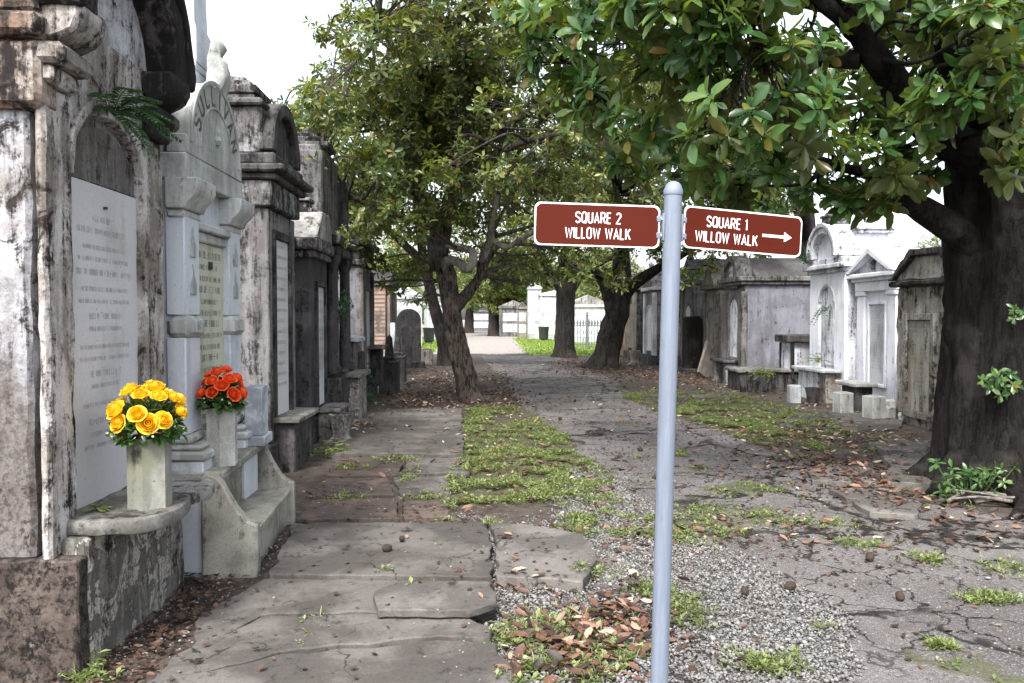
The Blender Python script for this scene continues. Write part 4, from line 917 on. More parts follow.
# --- tall dark tomb with steep gable
t = thing('steep_gable_tomb', 'tallest dark tomb with steep gable wall and columns beyond the pale roof', 'tomb', (-2.2, 12.0, 0), LEFT)
m = MB(); m.box(-.62, .62, .06, 2.1, .1, 2.75, .015); m.build('wall', 't4_wall', t, (.15, .006, 4))
m = MB(); m.box(-.62, .60, .05, 2.3, 2.75, 3.95, .02); m.box(-.50, .5, .1, 2.25, 3.95, 4.05, .02); m.build('attic', 't3_wall', t, (.15, .007, 4))
m = MB(); m.prism([(.60, 2.75), (.68, 2.75), (.66, 3.2), (.60, 3.7)], -.1, .6, .01); m.build('side_buttress', 't3_dark', t)
finial_steps(t, -.05, .35, 4.05, .33, [(1, .07), (.8, .08), (.55, .07), (.25, .08), (.12, .07)], 't3_corn')
m = MB(); m.box(-.70, .70, -.16, .3, 2.48, 2.62, .02); m.box(-.76, .76, -.22, .3, 2.62, 2.76, .02); m.build('cornice', 't3_dark', t, (.1, .008, 6))
for u in (-.5, .5):
    m = MB(); m.lathe([(.12, .80), (.12, .88), (.09, .92), (.085, 1.6), (.075, 2.3), (.10, 2.36), (.12, 2.40), (.12, 2.48)], (u, -.06, 0), 16); m.build('column', 't4_wall', t)
frame_tablet(t, -.28, .28, .86, 2.25, .06, 'marble_pale', 't3_dark', .07, rows=8, seed=41)
m = MB(); m.box(-.70, .70, -.2, .3, -.05, .74, .02); m.build('plinth', 't3_dark', t, (.1, .012, 5))
m = MB(); m.box(-.2, .74, -.42, -.18, .70, .77, .012); m.build('ledge', 'ledge', t, (.08, .008, 7)); m = MB(); m.box(-.1, .66, -.36, -.19, -.05, .70, .01); m.build('ledge_support', 't1_foot', t, (.08, .01, 7))

# --- pale tall tomb with capped cornice
t = thing('weathered_tall_tomb', 'pale grey tall tomb with square cap beside the leafy tree crown', 'tomb', (-2.25, 15.6, 0), LEFT)
m = MB(); m.box(-.7, .7, 0, 1.6, .1, 2.55, .015); m.build('wall', 'grey_purple', t, (.15, .006, 4))
for u in (-.63, .63): m = MB(); m.box(u-.11, u+.11, -.05, .1, .1, 2.5, .015); m.build('pilaster', 'r_frame', t, (.15, .006, 4))
m = MB(); m.box(-.78, .78, -.09, 1.7, 2.55, 2.68, .02); m.box(-.72, .72, -.05, 1.6, 2.68, 2.90, .015); m.box(-.84, .84, -.15, 1.75, 2.90, 3.02, .02); m.box(-.76, .76, -.08, 1.7, 3.02, 3.12, .02); m.build('cornice', 't3_corn', t, (.12, .008, 5))
frame_tablet(t, -.32, .32, .6, 2.1, 0, 'tablet', 'r_frame', .06)
m = MB(); m.box(-.78, .78, -.10, 1.7, -.05, .3, .02); m.build('plinth', 't3_dark', t, (.12, .01, 5))
m = MB(); m.box(-.2, .6, -.36, -.05, .98, 1.04, .01); m.build('ledge', 't3_dark', t); m = MB(); m.box(.1, .3, -.28, -.06, .25, .98, .01); m.build('ledge_support', 't3_dark', t)
# --- low tomb with white slanting cap
t = thing('low_capped_tomb', 'waist high dark box tomb with slanted white cap slab', 'tomb', (-2.15, 13.85, 0), LEFT)
m = MB(); m.box(-.42, .42, 0, 1.3, -.05, 1.18, .02); m.build('wall', 't3_wall', t, (.12, .008, 5))
m = MB(); m.sprism([(-.06, 1.18), (1.35, 1.34), (1.35, 1.42), (-.06, 1.25)], -.46, .46, .01); m.build('cap', 'far_white', t)
m = MB(); m.box(.0, .40, -.06, .0, .15, 1.0, .01); m.build('tablet', 't3_dark', t)
# --- stone urn, obelisk markers, headstones, brick tomb on the near row
def pot(name, label, x, y, s, mat, prof=None, grp=None, cat='urn'):
    t = thing(name, label, cat, (x, y, 0), 0, grp); p = prof or [(.14, 0), (.15, .05), (.12, .07), (.11, .12), (.15, .30), (.17, .34), (.17, .38), (.13, .38), (.12, .33)]
    m = MB(); m.lathe([(a*s, b*s) for a, b in p], n=18); m.build('bowl', mat, t, (.05, .006, 9)); m = MB(); m.box(-.2*s, .2*s, -.2*s, .2*s, -.05, .02, .01); m.build('foot', mat, t); return t
pot('stone_urn', 'squat grey stone urn on the pavement before the blackish tomb', -1.82, 10.3, .95, 't1_foot')
def obelisk(x, y, s, label, h=.75):
    t = thing('obelisk_marker', label, 'grave marker', (x, y, 0), LEFT, 'small dark obelisk markers')
    m = MB(); m.box(-.2*s, .2*s, -.2*s, .2*s, -.05, .62*s, .012); m.build('base', 't4_wall', t, (.1, .005, 6)); m = MB(); m.box(-.21*s, .21*s, -.21*s, .21*s, .62*s, .68*s, .01); m.build('cap', 't3_dark', t)
    m = MB(); m.lathe([(.14*s, .68*s), (.14*s, .74*s), (.09*s, .78*s), (.055*s, (.78+h*.5)*s), (.01, (.85+h*.5)*s)], sq=True); m.build('obelisk', 't3_dark', t)
obelisk(-1.98, 17.0, 1.0, 'nearer small dark obelisk on a black cube beyond the low capped tomb')
obelisk(-2.05, 19.2, 1.0, 'small dark obelisk on a block standing behind the black cube', .6)
t = thing('brick_tomb', 'brown brick tomb with a pale doorway post under the tree leaves', 'tomb', (-2.6, 22.5, 0), LEFT)
m_, nt_, b_ = newmat('old_brick'); n_ = NB(nt_); bk = n_.N.new('ShaderNodeTexBrick'); bk.inputs['Scale'].default_value = 4.5
bk.inputs['Color1'].default_value = (.25, .12, .075, 1); bk.inputs['Color2'].default_value = (.17, .085, .06, 1); bk.inputs['Mortar'].default_value = (.30, .26, .23, 1); bk.inputs['Mortar Size'].default_value = .016
mp_ = n_.N.new('ShaderNodeTexCoord'); mp2 = n_.N.new('ShaderNodeMapping'); mp2.inputs['Rotation'].default_value = (R(90), 0, 0); n_.link(mp_.outputs['Object'], mp2.inputs[0]); n_.link(mp2.outputs[0], bk.inputs['Vector'])
n_.out(b_, n_.mix(n_.ramp(n_.noise(n_.coord(), 3, 7), .45, .65), bk.outputs['Color'], (.10, .08, .07)), .9); M['brick'] = m_
m = MB(); m.box(-1, 1, 0, 2.2, -.05, 2.45, .02); m.build('wall', 'brick', t); m = MB(); m.prism([(-1.1, 2.45), (1.1, 2.45), (0, 2.9)], -.1, 2.3, .02); m.build('roof', 'slate', t)
m = MB(); m.box(-.9, -.6, -.1, 0, 0, 2.3, .015); m.box(.6, .9, -.1, 0, 0, 2.3, .015); m.build('door_post', 'beige', t)
t = thing('round_headstone', 'dark round topped headstone in front of the pale far tombs', 'headstone', (-2.35, 25.5, 0), LEFT, 'round topped headstones')
m = MB(); m.sprism([(-.5+a, z) for a, z in arch(.5, .38, -.05, 1.5, .36)], -.09, .09, .015); m.build('slab', 't4_wall', t, (.12, .006, 5)); m = MB(); m.box(-.16, .16, -.5, .5, -.05, .18, .02); m.build('base', 't3_dark', t)
t = thing('stone_stump', 'squat mossy stone block among the leaves beside the leaning trunk', 'stone block', (-2.0, 27.5, 0), .3)
m = MB(); m.box(-.24, .24, -.24, .24, -.05, .48, .05); m.build('block', 'ochre', t, (.08, .03, 4)); m = MB(); m.box(-.2, .2, -.2, .2, .48, .52, .01); m.build('cap', 'beige', t)
t = thing('low_stone_curb', 'low rubble stone edging beside the small dark obelisks', 'stone edging', (-2.45, 16.4, 0), LEFT)
m = MB(); m.box(-.8, .6, -.1, .35, -.05, .34, .03); m.build('block', 'ledge', t, (.1, .03, 4)); m = MB(); m.box(-.7, .2, -.05, .3, .34, .55, .03); m.build('upper_block', 'beige', t, (.1, .03, 4))
t = thing('white_post', 'thin white stone cross post in front of the brown brick tomb', 'grave marker', (-2.35, 21.0, 0), LEFT)
m = MB(); m.box(-.09, .09, -.06, .06, .75, 1.45, .01); m.build('shaft', 'far_white', t); m = MB(); m.box(-.14, .14, -.12, .12, -.05, .55, .015); m.box(-.11, .11, -.09, .09, .55, .75, .01); m.build('base', 'beige', t)

# ================================================================== TOMBS ACROSS THE ROAD
# --- grey-lilac tomb with long side wall
t = thing('gabled_grey_tomb', 'lilac grey tomb with a long blank side wall and dark slate roof', 'tomb', (6.12, 19.45, 0), RIGHT)
m = MB(); m.box(-.78, .78, .06, 3.4, .1, 2.36, .015); m.build('wall', 'grey_purple', t, (.2, .006, 4))
m = MB(); m.box(-.84, .84, .0, 3.45, -.05, .42, .02); m.build('plinth', 't3_dark', t, (.15, .01, 5))
for u in (-.65, .65): m = MB(); m.box(u-.15, u+.15, -.03, .12, .42, 2.2, .012); m.build('pilaster', 'r_frame', t, (.12, .006, 5))
frame_tablet(t, -.34, .34, .62, 1.75, .06, 'white_dirty', 'r_frame', .10, .30)
m = MB(); m.box(-.86, .86, -.07, 3.45, 2.36, 2.44, .015); m.box(-.92, .92, -.12, 3.5, 2.44, 2.56, .02); m.build('cornice', 'r_frame', t, (.15, .007, 6))
m = MB(); m.prism([(-.88, 2.56), (.88, 2.56), (.12, 3.04), (-.12, 3.04)], .28, 3.45, .02); m.build('roof', 'slate', t, (.2, .008, 5))
m = MB(); m.ring(0, 2.5, .44, .60, -.10, .30, 0, 180, 18, 1, .012); m.prism([(-.44, 2.3), (.44, 2.3)]+[(.44*math.cos(math.pi*k/12), 2.5+.44*math.sin(math.pi*k/12)) for k in range(13)], -.02, .28, 0); m.build('arched_pediment', 'r_frame', t, (.1, .006, 6))
m = MB(); m.lathe([(.07, 0), (.09, .05), (.05, .1), (.08, .2), (.02, .3)], (0, .0, 2.55), 10); m.build('carved_urn', 'far_white', t)
m = MB(); m.box(-.62, .62, -.38, .0, .50, .57, .015); m.build('ledge', 't3_dark', t); m = MB(); m.box(-.55, -.3, -.32, .0, -.05, .50, .01); m.box(.3, .55, -.32, .0, -.05, .50, .01); m.box(-.3, .3, -.12, .0, -.05, .5, .0); m.build('ledge_support', 'r_frame', t)
# --- low ledger tomb and pedestal table
t = thing('ledger_tomb', 'low dark slab tomb lying before the lilac grey side wall', 'slab tomb', (5.55, 17.5, 0), RIGHT)
m = MB(); m.box(-.45, .45, 0, 1.4, -.05, .40, .02); m.build('base', 't3_dark', t, (.15, .012, 5)); m = MB(); m.box(-.50, .50, -.06, 1.45, .40, .47, .015); m.build('lid', 'ledge', t, (.15, .008, 5))
t = thing('pedestal_tomb', 'pale block tomb with an overhanging blackened cap slab', 'pedestal tomb', (6.62, 17.35, 0), RIGHT)
m = MB(); m.box(-.28, .28, .04, .7, -.05, 1.05, .015); m.build('wall', 'white_dirty', t, (.12, .006, 5)); m = MB(); m.box(-.40, .40, -.08, .8, 1.05, 1.21, .02); m.build('cap', 't3_dark', t, (.1, .01, 6))
m = MB(); m.box(-.34, .34, -.03, .75, -.05, .25, .015); m.build('plinth', 't3_dark', t); 
for u in (-.325, .325): m = MB(); m.box(u-.035, u+.035, .02, .09, .25, 1.04, .01); m.build('pilaster', 't3_dark', t)

# --- tall white tomb with arched attic
t = thing('arched_white_tomb', 'tall white tomb with curved attic arch and plants sprouting from its niche', 'tomb', (6.78, 15.58, 0), RIGHT)
m = MB(); m.box(-.80, .80, .05, 2.4, 0, 2.5, .012); m.build('wall', 'white_dirty', t, (.2, .004, 4))
m = MB(); m.box(-.80, -.36, 0, .1, 0, 2.5, .01); m.box(.36, .80, 0, .1, 0, 2.5, .01); m.prism([(-.362, 2.5), (-.362, 1.9)]+[(-.36*math.cos(math.pi*k/16), 1.9+.30*math.sin(math.pi*k/16)) for k in range(17)]+[(.362, 1.9), (.362, 2.5)], .003, .1, 0); m.build('niche_wall', 'white_paint', t)
m = MB(); m.ring(0, 1.9, .32, .36, -.015, .05, 0, 180, 16, 1, .004); m.build('niche_moulding', 'far_white', t)
m = MB(); m.box(-.26, .26, .035, .06, .65, 1.75, .005); o = m.build('tablet', 'white_dirty', t); inscription(o, -.2, .2, [(1.6-.09*k, .04, .7) for k in range(9)], .033, 'ink', 5)
m = MB(); m.box(-.84, .84, -.05, 2.42, 2.46, 2.54, .012); m.box(-.92, .92, -.13, 2.5, 2.54, 2.63, .015); m.box(-.85, .85, -.06, 2.45, 2.63, 2.74, .012); m.build('cornice', 'white_dirty', t, (.15, .005, 6))
m = MB(); m.ring(0, 2.76, .48, .60, -.12, .32, 0, 180, 20, 1, .01); m.ring(0, 2.76, .60, .68, -.16, .36, 0, 180, 20, 1, .01); m.build('attic_arch', 'white_dirty', t, (.12, .005, 6))
m = MB(); m.prism([(-.48, 2.74), (.48, 2.74)]+[(.48*math.cos(math.pi*k/14), 2.76+.48*math.sin(math.pi*k/14)) for k in range(15)], .02, .3, 0); m.box(-.64, .64, .3, .9, 2.74, 3.18, .01); m.build('attic', 'white_paint', t)
m = MB(); m.box(-.72, .72, .28, .98, 3.18, 3.25, .015); m.box(-.76, .76, .25, 1.02, 3.25, 3.31, .015); m.build('attic_cornice', 'white_dirty', t, (.12, .006, 6))
m = MB(); m.prism([(-.66, 2.74), (.66, 2.74), (.66, 2.8), (.0, 3.05), (-.66, 2.8)], .9, 2.4, .01); m.build('roof', 'white_dirty', t)
finial_steps(t, 0, .12, 3.40, .20, [(1.2, .06), (.85, .09), (1, .05), (.6, .06)], 't3_corn')
m = MB(); m.box(-.70, .78, -.42, -.02, .54, .60, .012); m.build('ledge', 'far_white', t, (.1, .005, 6)); m = MB(); m.box(-.55, .40, -.33, .0, -.05, .54, .01); m.build('ledge_support', 'white_dirty', t, (.12, .005, 5)); m = MB(); m.box(.40, .70, -.30, .0, -.05, .54, .01); m.build('brick_pier', 'ochre', t)
# --- white tomb with triangular pediment
t = thing('pediment_white_tomb', 'bright white tomb with triangular pediment and a finely lettered tablet', 'tomb', (6.95, 13.95, 0), RIGHT)
m = MB(); m.box(-.68, .68, .06, 3.0, 0, 2.2, .012); m.build('wall', 'white_paint', t, (.2, .004, 4))
for s in (-1, 1):
    m = MB(); m.box(min(s*.42, s*.70), max(s*.42, s*.70), 0, .12, 0, 1.98, .01); m.box(min(s*.40, s*.73), max(s*.40, s*.73), -.03, .12, 1.98, 2.06, .012); m.box(min(s*.40, s*.73), max(s*.40, s*.73), -.03, .12, -.05, .14, .012); m.build('pilaster', 'white_paint', t)
m = MB(); m.box(-.74, .74, -.03, 3.0, 2.062, 2.24, .012); m.box(-.78, .78, -.08, 3.0, 2.24, 2.30, .012); m.box(-.86, .86, -.15, 3.05, 2.30, 2.38, .015); m.build('entablature', 'white_paint', t, (.2, .004, 6))
m = MB(); m.prism([(-.76, 2.38), (.76, 2.38), (0, 2.74)], -.03, .25, .005); o = m.build('pediment', 'white_dirty', t)
g = MB(); g.prism([(-.9, 2.385), (-.74, 2.385), (0, 2.72), (.74, 2.385), (.9, 2.385), (0, 2.84)], -.16, .3, .01); g.build('raking_cornice', 'white_paint', o)
g = MB(); g.lathe([(.03, 0), (.05, .03), (.03, .08), (.05, .12), (.01, .17)], (0, -.05, 2.44), 10); g.build('carved_emblem', 't3_corn', o)
m = MB(); m.prism([(-.86, 2.38), (.86, 2.38), (0, 2.82)], .3, 3.0, .01); m.build('roof', 'white_dirty', t)
frame_tablet(t, -.28, .28, .42, 1.82, .06, 'far_white', 'white_paint', .06, rows=20, seed=51)
t = thing('stone_table', 'little stone table with a pale top before the pediment tomb', 'offering table', (6.52, 13.75, 0), RIGHT)
m = MB(); m.box(-.40, .40, -.2, .2, .40, .47, .015); m.build('top', 'planter', t, (.1, .006, 7)); m = MB(); m.box(-.26, .30, -.13, .16, -.05, .40, .012); m.build('base', 't4_wall', t, (.1, .008, 7))
# --- crumbling brown tomb half behind the tree
t = thing('crumbling_tomb', 'crumbling brown stucco tomb with mildewed tablet half hidden by big tree trunk', 'tomb', (6.34, 11.2, 0), RIGHT)
m = MB(); m.box(-.95, .95, .05, 2.8, -.05, 2.06, .03); m.build('wall', 'ochre', t, (.08, .022, 5))
frame_tablet(t, -.52, .10, .22, 1.55, .02, 'old_tablet', 'ochre', .10, rows=16, seed=61)
m = MB(); m.box(-1.02, 1.02, -.05, 2.85, 2.06, 2.14, .02); m.build('cornice', 't3_dark', t, (.08, .015, 6))
m = MB(); m.prism([(-.95, 2.14), (.95, 2.14), (.80, 2.26), (.40, 2.46), (-.30, 2.50), (-.78, 2.28)], -.02, .45, .02); m.build('attic', 'ochre', t, (.07, .022, 6))
m = MB(); m.prism([(-.98, 2.15), (-.85, 2.15), (-.32, 2.49), (.36, 2.47), (.88, 2.15), (1.0, 2.15), (.42, 2.57), (-.37, 2.59)], -.1, .1, .015); m.build('raking_cornice', 't3_dark', t, (.07, .016, 6))
# --- planter cubes and bits in front
def cube(name, label, x, y, w, h, mat, rz, dish=True):
    t = thing(name, label, 'planter', (x, y, 0), rz, 'stone planter pots by the white tombs'); m = MB(); m.box(-w/2, w/2, -w/2, w/2, -.03, h, .012); m.build('body', mat, t, (.07, .005, 8))
    if dish: m = MB(); m.lathe([(w*.36, h-.005), (w*.36, h+.008), (w*.30, h+.008)], n=16); m.build('rim', 'planter', t); m = MB(); m.lathe([(w*.29, h), (w*.29, h+.006)], n=16); m.build('soil', 't3_dark', t)
cube('planter', 'whitewashed square planter standing nearest to the big tree trunk', 6.10, 12.25, .25, .37, 'planter', .25)
cube('planter', 'whitewashed square planter between the ledge and the stone table', 5.93, 12.95, .24, .36, 'planter', .15)
cube('planter', 'bluish white short planter in front of the lilac grey tomb', 5.88, 14.9, .21, .31, 'far_white', -.1)
pot('dark_pot', 'dark round flower pot between two white planters', 6.10, 14.55, .78, 't3_dark', [(.12, 0), (.14, .03), (.155, .2), (.18, .34), (.185, .38), (.15, .38), (.14, .34)], 'stone planter pots by the white tombs', 'planter')
for k, (x, y, s, lab) in enumerate([(6.35, 12.35, .16, 'jagged pale rubble stone right beside the nearest planter'), (6.62, 12.5, .22, 'larger broken stone lump at the foot of the pediment tomb'), (6.5, 11.95, .13, 'small rubble stone beside the mildewed tablet')]):
    m = MB(); m.box(-s, s, -s*.8, s*.8, -.03, s*1.2, .03); m.rough(.07, .05, 7, k*3); o = m.build('rubble_stone', 'planter'); o.location = (x, y, 0); o.rotation_euler = (0, .15, k*1.3); tag(o, lab, 'stone', 'rubble stones by the tombs')
# --- dark stele, leaning slab, tombs further along
t = thing('dark_stele', 'dark round topped stele standing among red leaves beside the sign post', 'headstone', (5.98, 22.6, 0), RIGHT, 'round topped headstones')
m = MB(); m.prism([(-.28, -.05), (.28, -.05), (.24, 1.5)]+[(.24*math.cos(math.pi*k/10), 1.5+.12*math.sin(math.pi*k/10)) for k in range(1, 10)]+[(-.24, 1.5)], -.25, .2, .03); m.build('slab', 'bark_dark', t, (.1, .02, 5)); m = MB(); m.box(-.36, .36, -.3, .26, -.05, .14, .03); m.build('base', 't3_dark', t, (.1, .02, 5))
o = MB(); o.box(-.3, .3, -.04, .04, 0, .95, .012); o = o.build('leaning_slab', 'beige'); o.location = (5.85, 20.95, 0); o.rotation_euler = (R(-8), R(32), R(35)); tag(o, 'loose pale slab leaning against the narrow tombs', 'slab')
def narrow(name, label, x, y, w, h, mat, fm, gable, seed):
    t = thing(name, label, 'tomb', (x, y, 0), RIGHT)
    m = MB(); m.box(-w, w, .05, 2.2, -.05, h, .02); m.build('wall', mat, t, (.2, .01, 4))
    for s in (-1, 1): m = MB(); m.box(min(s*w*.7, s*w*1.02), max(s*w*.7, s*w*1.02), -.03, .1, 0, h-.08, .012); m.build('pilaster', fm, t)
    frame_tablet(t, -w*.45, w*.45, .5, h*.68, .05, 'tablet' if seed % 2 else 'beige', fm, .07, w*.3)
    m = MB(); m.box(-w*1.1, w*1.1, -.1, 2.25, h, h+.12, .02); m.build('cornice', fm, t)
    m = MB(); m.prism([(-w*1.05, h+.12), (w*1.05, h+.12), (0, h+gable)], -.06, 2.2, .02); m.build('roof', mat, t, (.2, .01, 4))
    m = MB(); m.box(-w*1.08, w*1.08, -.08, 2.2, -.05, .3, .02); m.build('plinth', 't3_dark', t)
    m = MB(); m.lathe([(.10, 0), (.12, .08), (.06, .14), (.10, .26), (.02, .36)], (0, .08, h+gable-.04), 10); m.build('finial', fm, t)
narrow('narrow_beige_tomb', 'narrow beige tomb between the lilac grey tomb and the dark stele', 6.25, 21.9, .62, 2.35, 'beige', 'r_frame', .65, 2)
narrow('pointed_pale_tomb', 'pointed pale grey tomb directly behind the dark round topped stele', 6.15, 23.9, .70, 2.55, 'grey_purple', 'r_frame', .8, 3)
narrow('weathered_roadside_tomb', 'worn tomb half hidden behind the sign post', 5.75, 27.6, .85, 2.5, 't3_wall', 'far_white', .7, 5)
narrow('tan_pilaster_tomb', 'tan pilastered tomb just right of the thick twisted trunk', 5.60, 30.4, .85, 2.6, 't3_dark', 'beige', .6, 4)
pot('stone_urn', 'small pale stone urn on the leaves before the tan pilastered tomb', 5.15, 27.0, 1.2, 'beige')
t = thing('vine_doorway_tomb', 'dark reddish tomb with creeper at its door behind the twisted trunk', 'tomb', (5.4, 33.5, 0), RIGHT)
m = MB(); m.box(-1.1, 1.1, 0, 2.5, -.05, 2.3, .03); m.build('wall', 'brick', t); m = MB(); m.box(-1.2, 1.2, -.1, 2.6, 2.3, 2.55, .03); m.build('cornice', 'beige', t); m = MB(); m.box(-.4, .4, -.03, .1, 0, 1.8, .02); m.build('door', 't4_wall', t)

# ================================================================== FAR END OF THE WALK
def far_tomb(label, x, y, w, h, d, mat, roof, rz=0, name='far_tomb', gable=.8):
    t = thing(name, label, 'tomb', (x, y, 0), rz)
    m = MB(); m.box(-w, w, 0, d, -.05, h, .02); m.build('wall', mat, t)
    m = MB(); m.box(-w*1.08, w*1.08, -.12, d+.1, h, h+.18, .02); m.build('cornice', mat, t); m = MB(); m.prism([(-w*1.05, h+.18), (w*1.05, h+.18), (0, h+.18+gable)], -.1, d, .02); m.build('roof', roof, t)
    for k, z in enumerate((.35, 1.25, 2.1)):
        if z+.7 < h: m = MB(); m.box(-w*.75, w*.75, -.03, .05, z, z+.68, .015); m.build('vault_panel', 'far_white' if k % 2 else 'tablet', t)
    for s in (-1, 1): m = MB(); m.box(min(s*w*.85, s*w), max(s*w*.85, s*w), -.05, .05, 0, h, .015); m.build('pilaster', mat, t)
far_tomb('far white vault tomb with stacked panels beyond the sunny lawn', 5.05, 57, .95, 3.1, 2.5, 'far_white', 'far_white', 0, 'vault_tomb', .2)
far_tomb('tall narrow white pillar tomb left of the far vault', 3.75, 58, .48, 3.6, 1.0, 'far_white', 'pale_roof', 0, 'pillar_tomb', .4)
far_tomb('grey low house tomb beyond the far end of the walk', 2.5, 66, 1.15, 2.3, 2.5, 't3_wall', 'pale_roof', 0, 'house_tomb', .5)
far_tomb('far brown tomb with pale top at the lawn corner', 3.0, 61, .35, 2.2, 1.0, 'beige', 'slate', 0, 'small_brown_tomb', .4)
far_tomb('far pale tomb behind the dark round headstone', -4.2, 45, .8, 2.6, 2.0, 'far_white', 'far_white', R(20), 'pale_tomb', .5)
far_tomb('far white tomb glimpsed between the leaning trunks', -3.0, 56, .9, 2.4, 2.0, 'far_white', 'pale_roof', R(10), 'glimpsed_tomb', .4)
far_tomb('far pale tomb behind the iron fence', 6.6, 50, 1.4, 2.2, 2.0, 'far_white', 'pale_roof', 0, 'fenced_tomb', .6)
far_tomb('distant grey tomb at the very end of the pale path', .0, 92, 1.6, 2.2, 2.0, 'grey_purple', 'slate', 0, 'end_tomb', .6)
far_tomb('tall pale tomb closing the right side of the lawn', 9.5, 52, 1.2, 2.8, 2.0, 'far_white', 'far_white', 0, 'lawn_side_tomb', .6)
def fence():
    t = thing('iron_fence', 'ornate pale grey iron fence panel between the two dark trunks', 'fence', (4.2, 41, 0), 0)
    first = None
    for k in range(17):
        x = -.1+k*.15
        if first is None:
            m = MB(); m.lathe([(.018, .1), (.018, .5), (.03, .53), (.018, .56), (.018, 1.15), (.035, 1.2), (.05, 1.3), (.012, 1.5)], n=8); first = m.build('picket', 'iron', t); o = first
        else: o = first.copy(); COL.objects.link(o)
        o.parent = t; o.location = (x, 0, 0)
    for k, x in enumerate((-.25, 1.15, 2.45)):
        m = MB(); m.box(x-.06, x+.06, -.06, .06, 0, 1.65, .01); m.lathe([(.07, 0), (.08, .05), (.04, .09), (.07, .16), (.01, .25)], (x, 0, 1.65), 10); m.build('post', 'iron', t)
    m = MB(); m.box(-.18, 1.08, -.02, .02, .16, .21, .004); m.box(-.18, 1.08, -.02, .02, 1.12, 1.17, .004); m.box(1.22, 2.38, -.02, .02, .16, .21, .004); m.box(1.22, 2.38, -.02, .02, 1.12, 1.17, .004); m.build('rail', 'iron', t)
    first = None
    for k in range(8):
        if first is None: m = MB(); m.ring(0, .8, .10, .125, -.012, .012, 0, 359, 20, 1, .002); first = m.build('scroll', 'iron', t); o = first
        else: o = first.copy(); COL.objects.link(o)
        o.parent = t; o.location = (-.03+k*.3, 0, 0)
fence()
def bin_(x, y, label):
    t = thing('litter_bin', label, 'trash bin', (x, y, 0), 0, 'dark litter bins along the walk')
    m = MB(); m.lathe([(.24, .08), (.30, .12), (.36, .85), (.38, .9), (.38, .95), (.33, .95), (.32, .88)], n=20); m.build('body', 'bin', t); m = MB(); m.box(-.2, .2, -.2, .2, -.03, .08, .01); m.build('foot', 'bin', t)
bin_(-3.3, 49, 'dark bin on the lawn left of the leaning trunk'); bin_(4.1, 54, 'dark bin in front of the far white vault tomb')

# ================================================================== TREES
BK = ('bark', 'twig', 'leaf_mid')
# the big magnolia at the right edge
bx, by = 4.93, 7.35
def rel(px, py, Y): p = at(px, py, Y); return (p.x-bx, p.y-by, p.z)
limbsA = [([(-.15, -.1, 2.15), rel(925, 212, 7.2), rel(905, 200, 7.1), rel(880, 178, 7.1), rel(835, 165, 7.2), rel(790, 150, 7.6)], [.15, .115, .085, .06, .04, .025]),
          ([(-.1, -.15, 2.9), rel(935, 130, 7.0), rel(895, 85, 6.8), rel(868, 45, 6.7), rel(845, 5, 6.6), rel(800, -60, 6.4)], [.21, .155, .125, .10, .08, .05]),
          ([rel(895, 85, 6.8), rel(862, 40, 6.5), rel(838, 15, 6.3), rel(800, -10, 6.1), rel(750, -10, 5.9)], [.09, .08, .06, .045, .03]),
          ([(-.1, -.1, 3.2), rel(975, 90, 6.9), rel(945, 40, 6.8), rel(920, -10, 6.7), rel(900, -90, 6.8)], [.22, .17, .14, .12, .07]),
          ([(0, .1, 3.0), (.5, .2, 4.2), (.9, .5, 5.5), (1.2, 1, 7)], [.25, .2, .15, .08]),
          ([(0, .0, 3.4), (-.4, .8, 4.4), (-1.0, 1.8, 5.2), (-2.2, 3.0, 5.8)], [.18, .14, .10, .05]),
          ([(0, -.1, 3.4), (.1, -1.0, 4.6), (.0, -2.2, 5.6), (-.3, -3.4, 6.0)], [.18, .14, .10, .05]),
          ([rel(860, 60, 6.6), rel(790, 55, 6.9), rel(720, 50, 7.2), rel(650, 60, 7.6), rel(600, 80, 8)], [.08, .06, .05, .035, .02])]
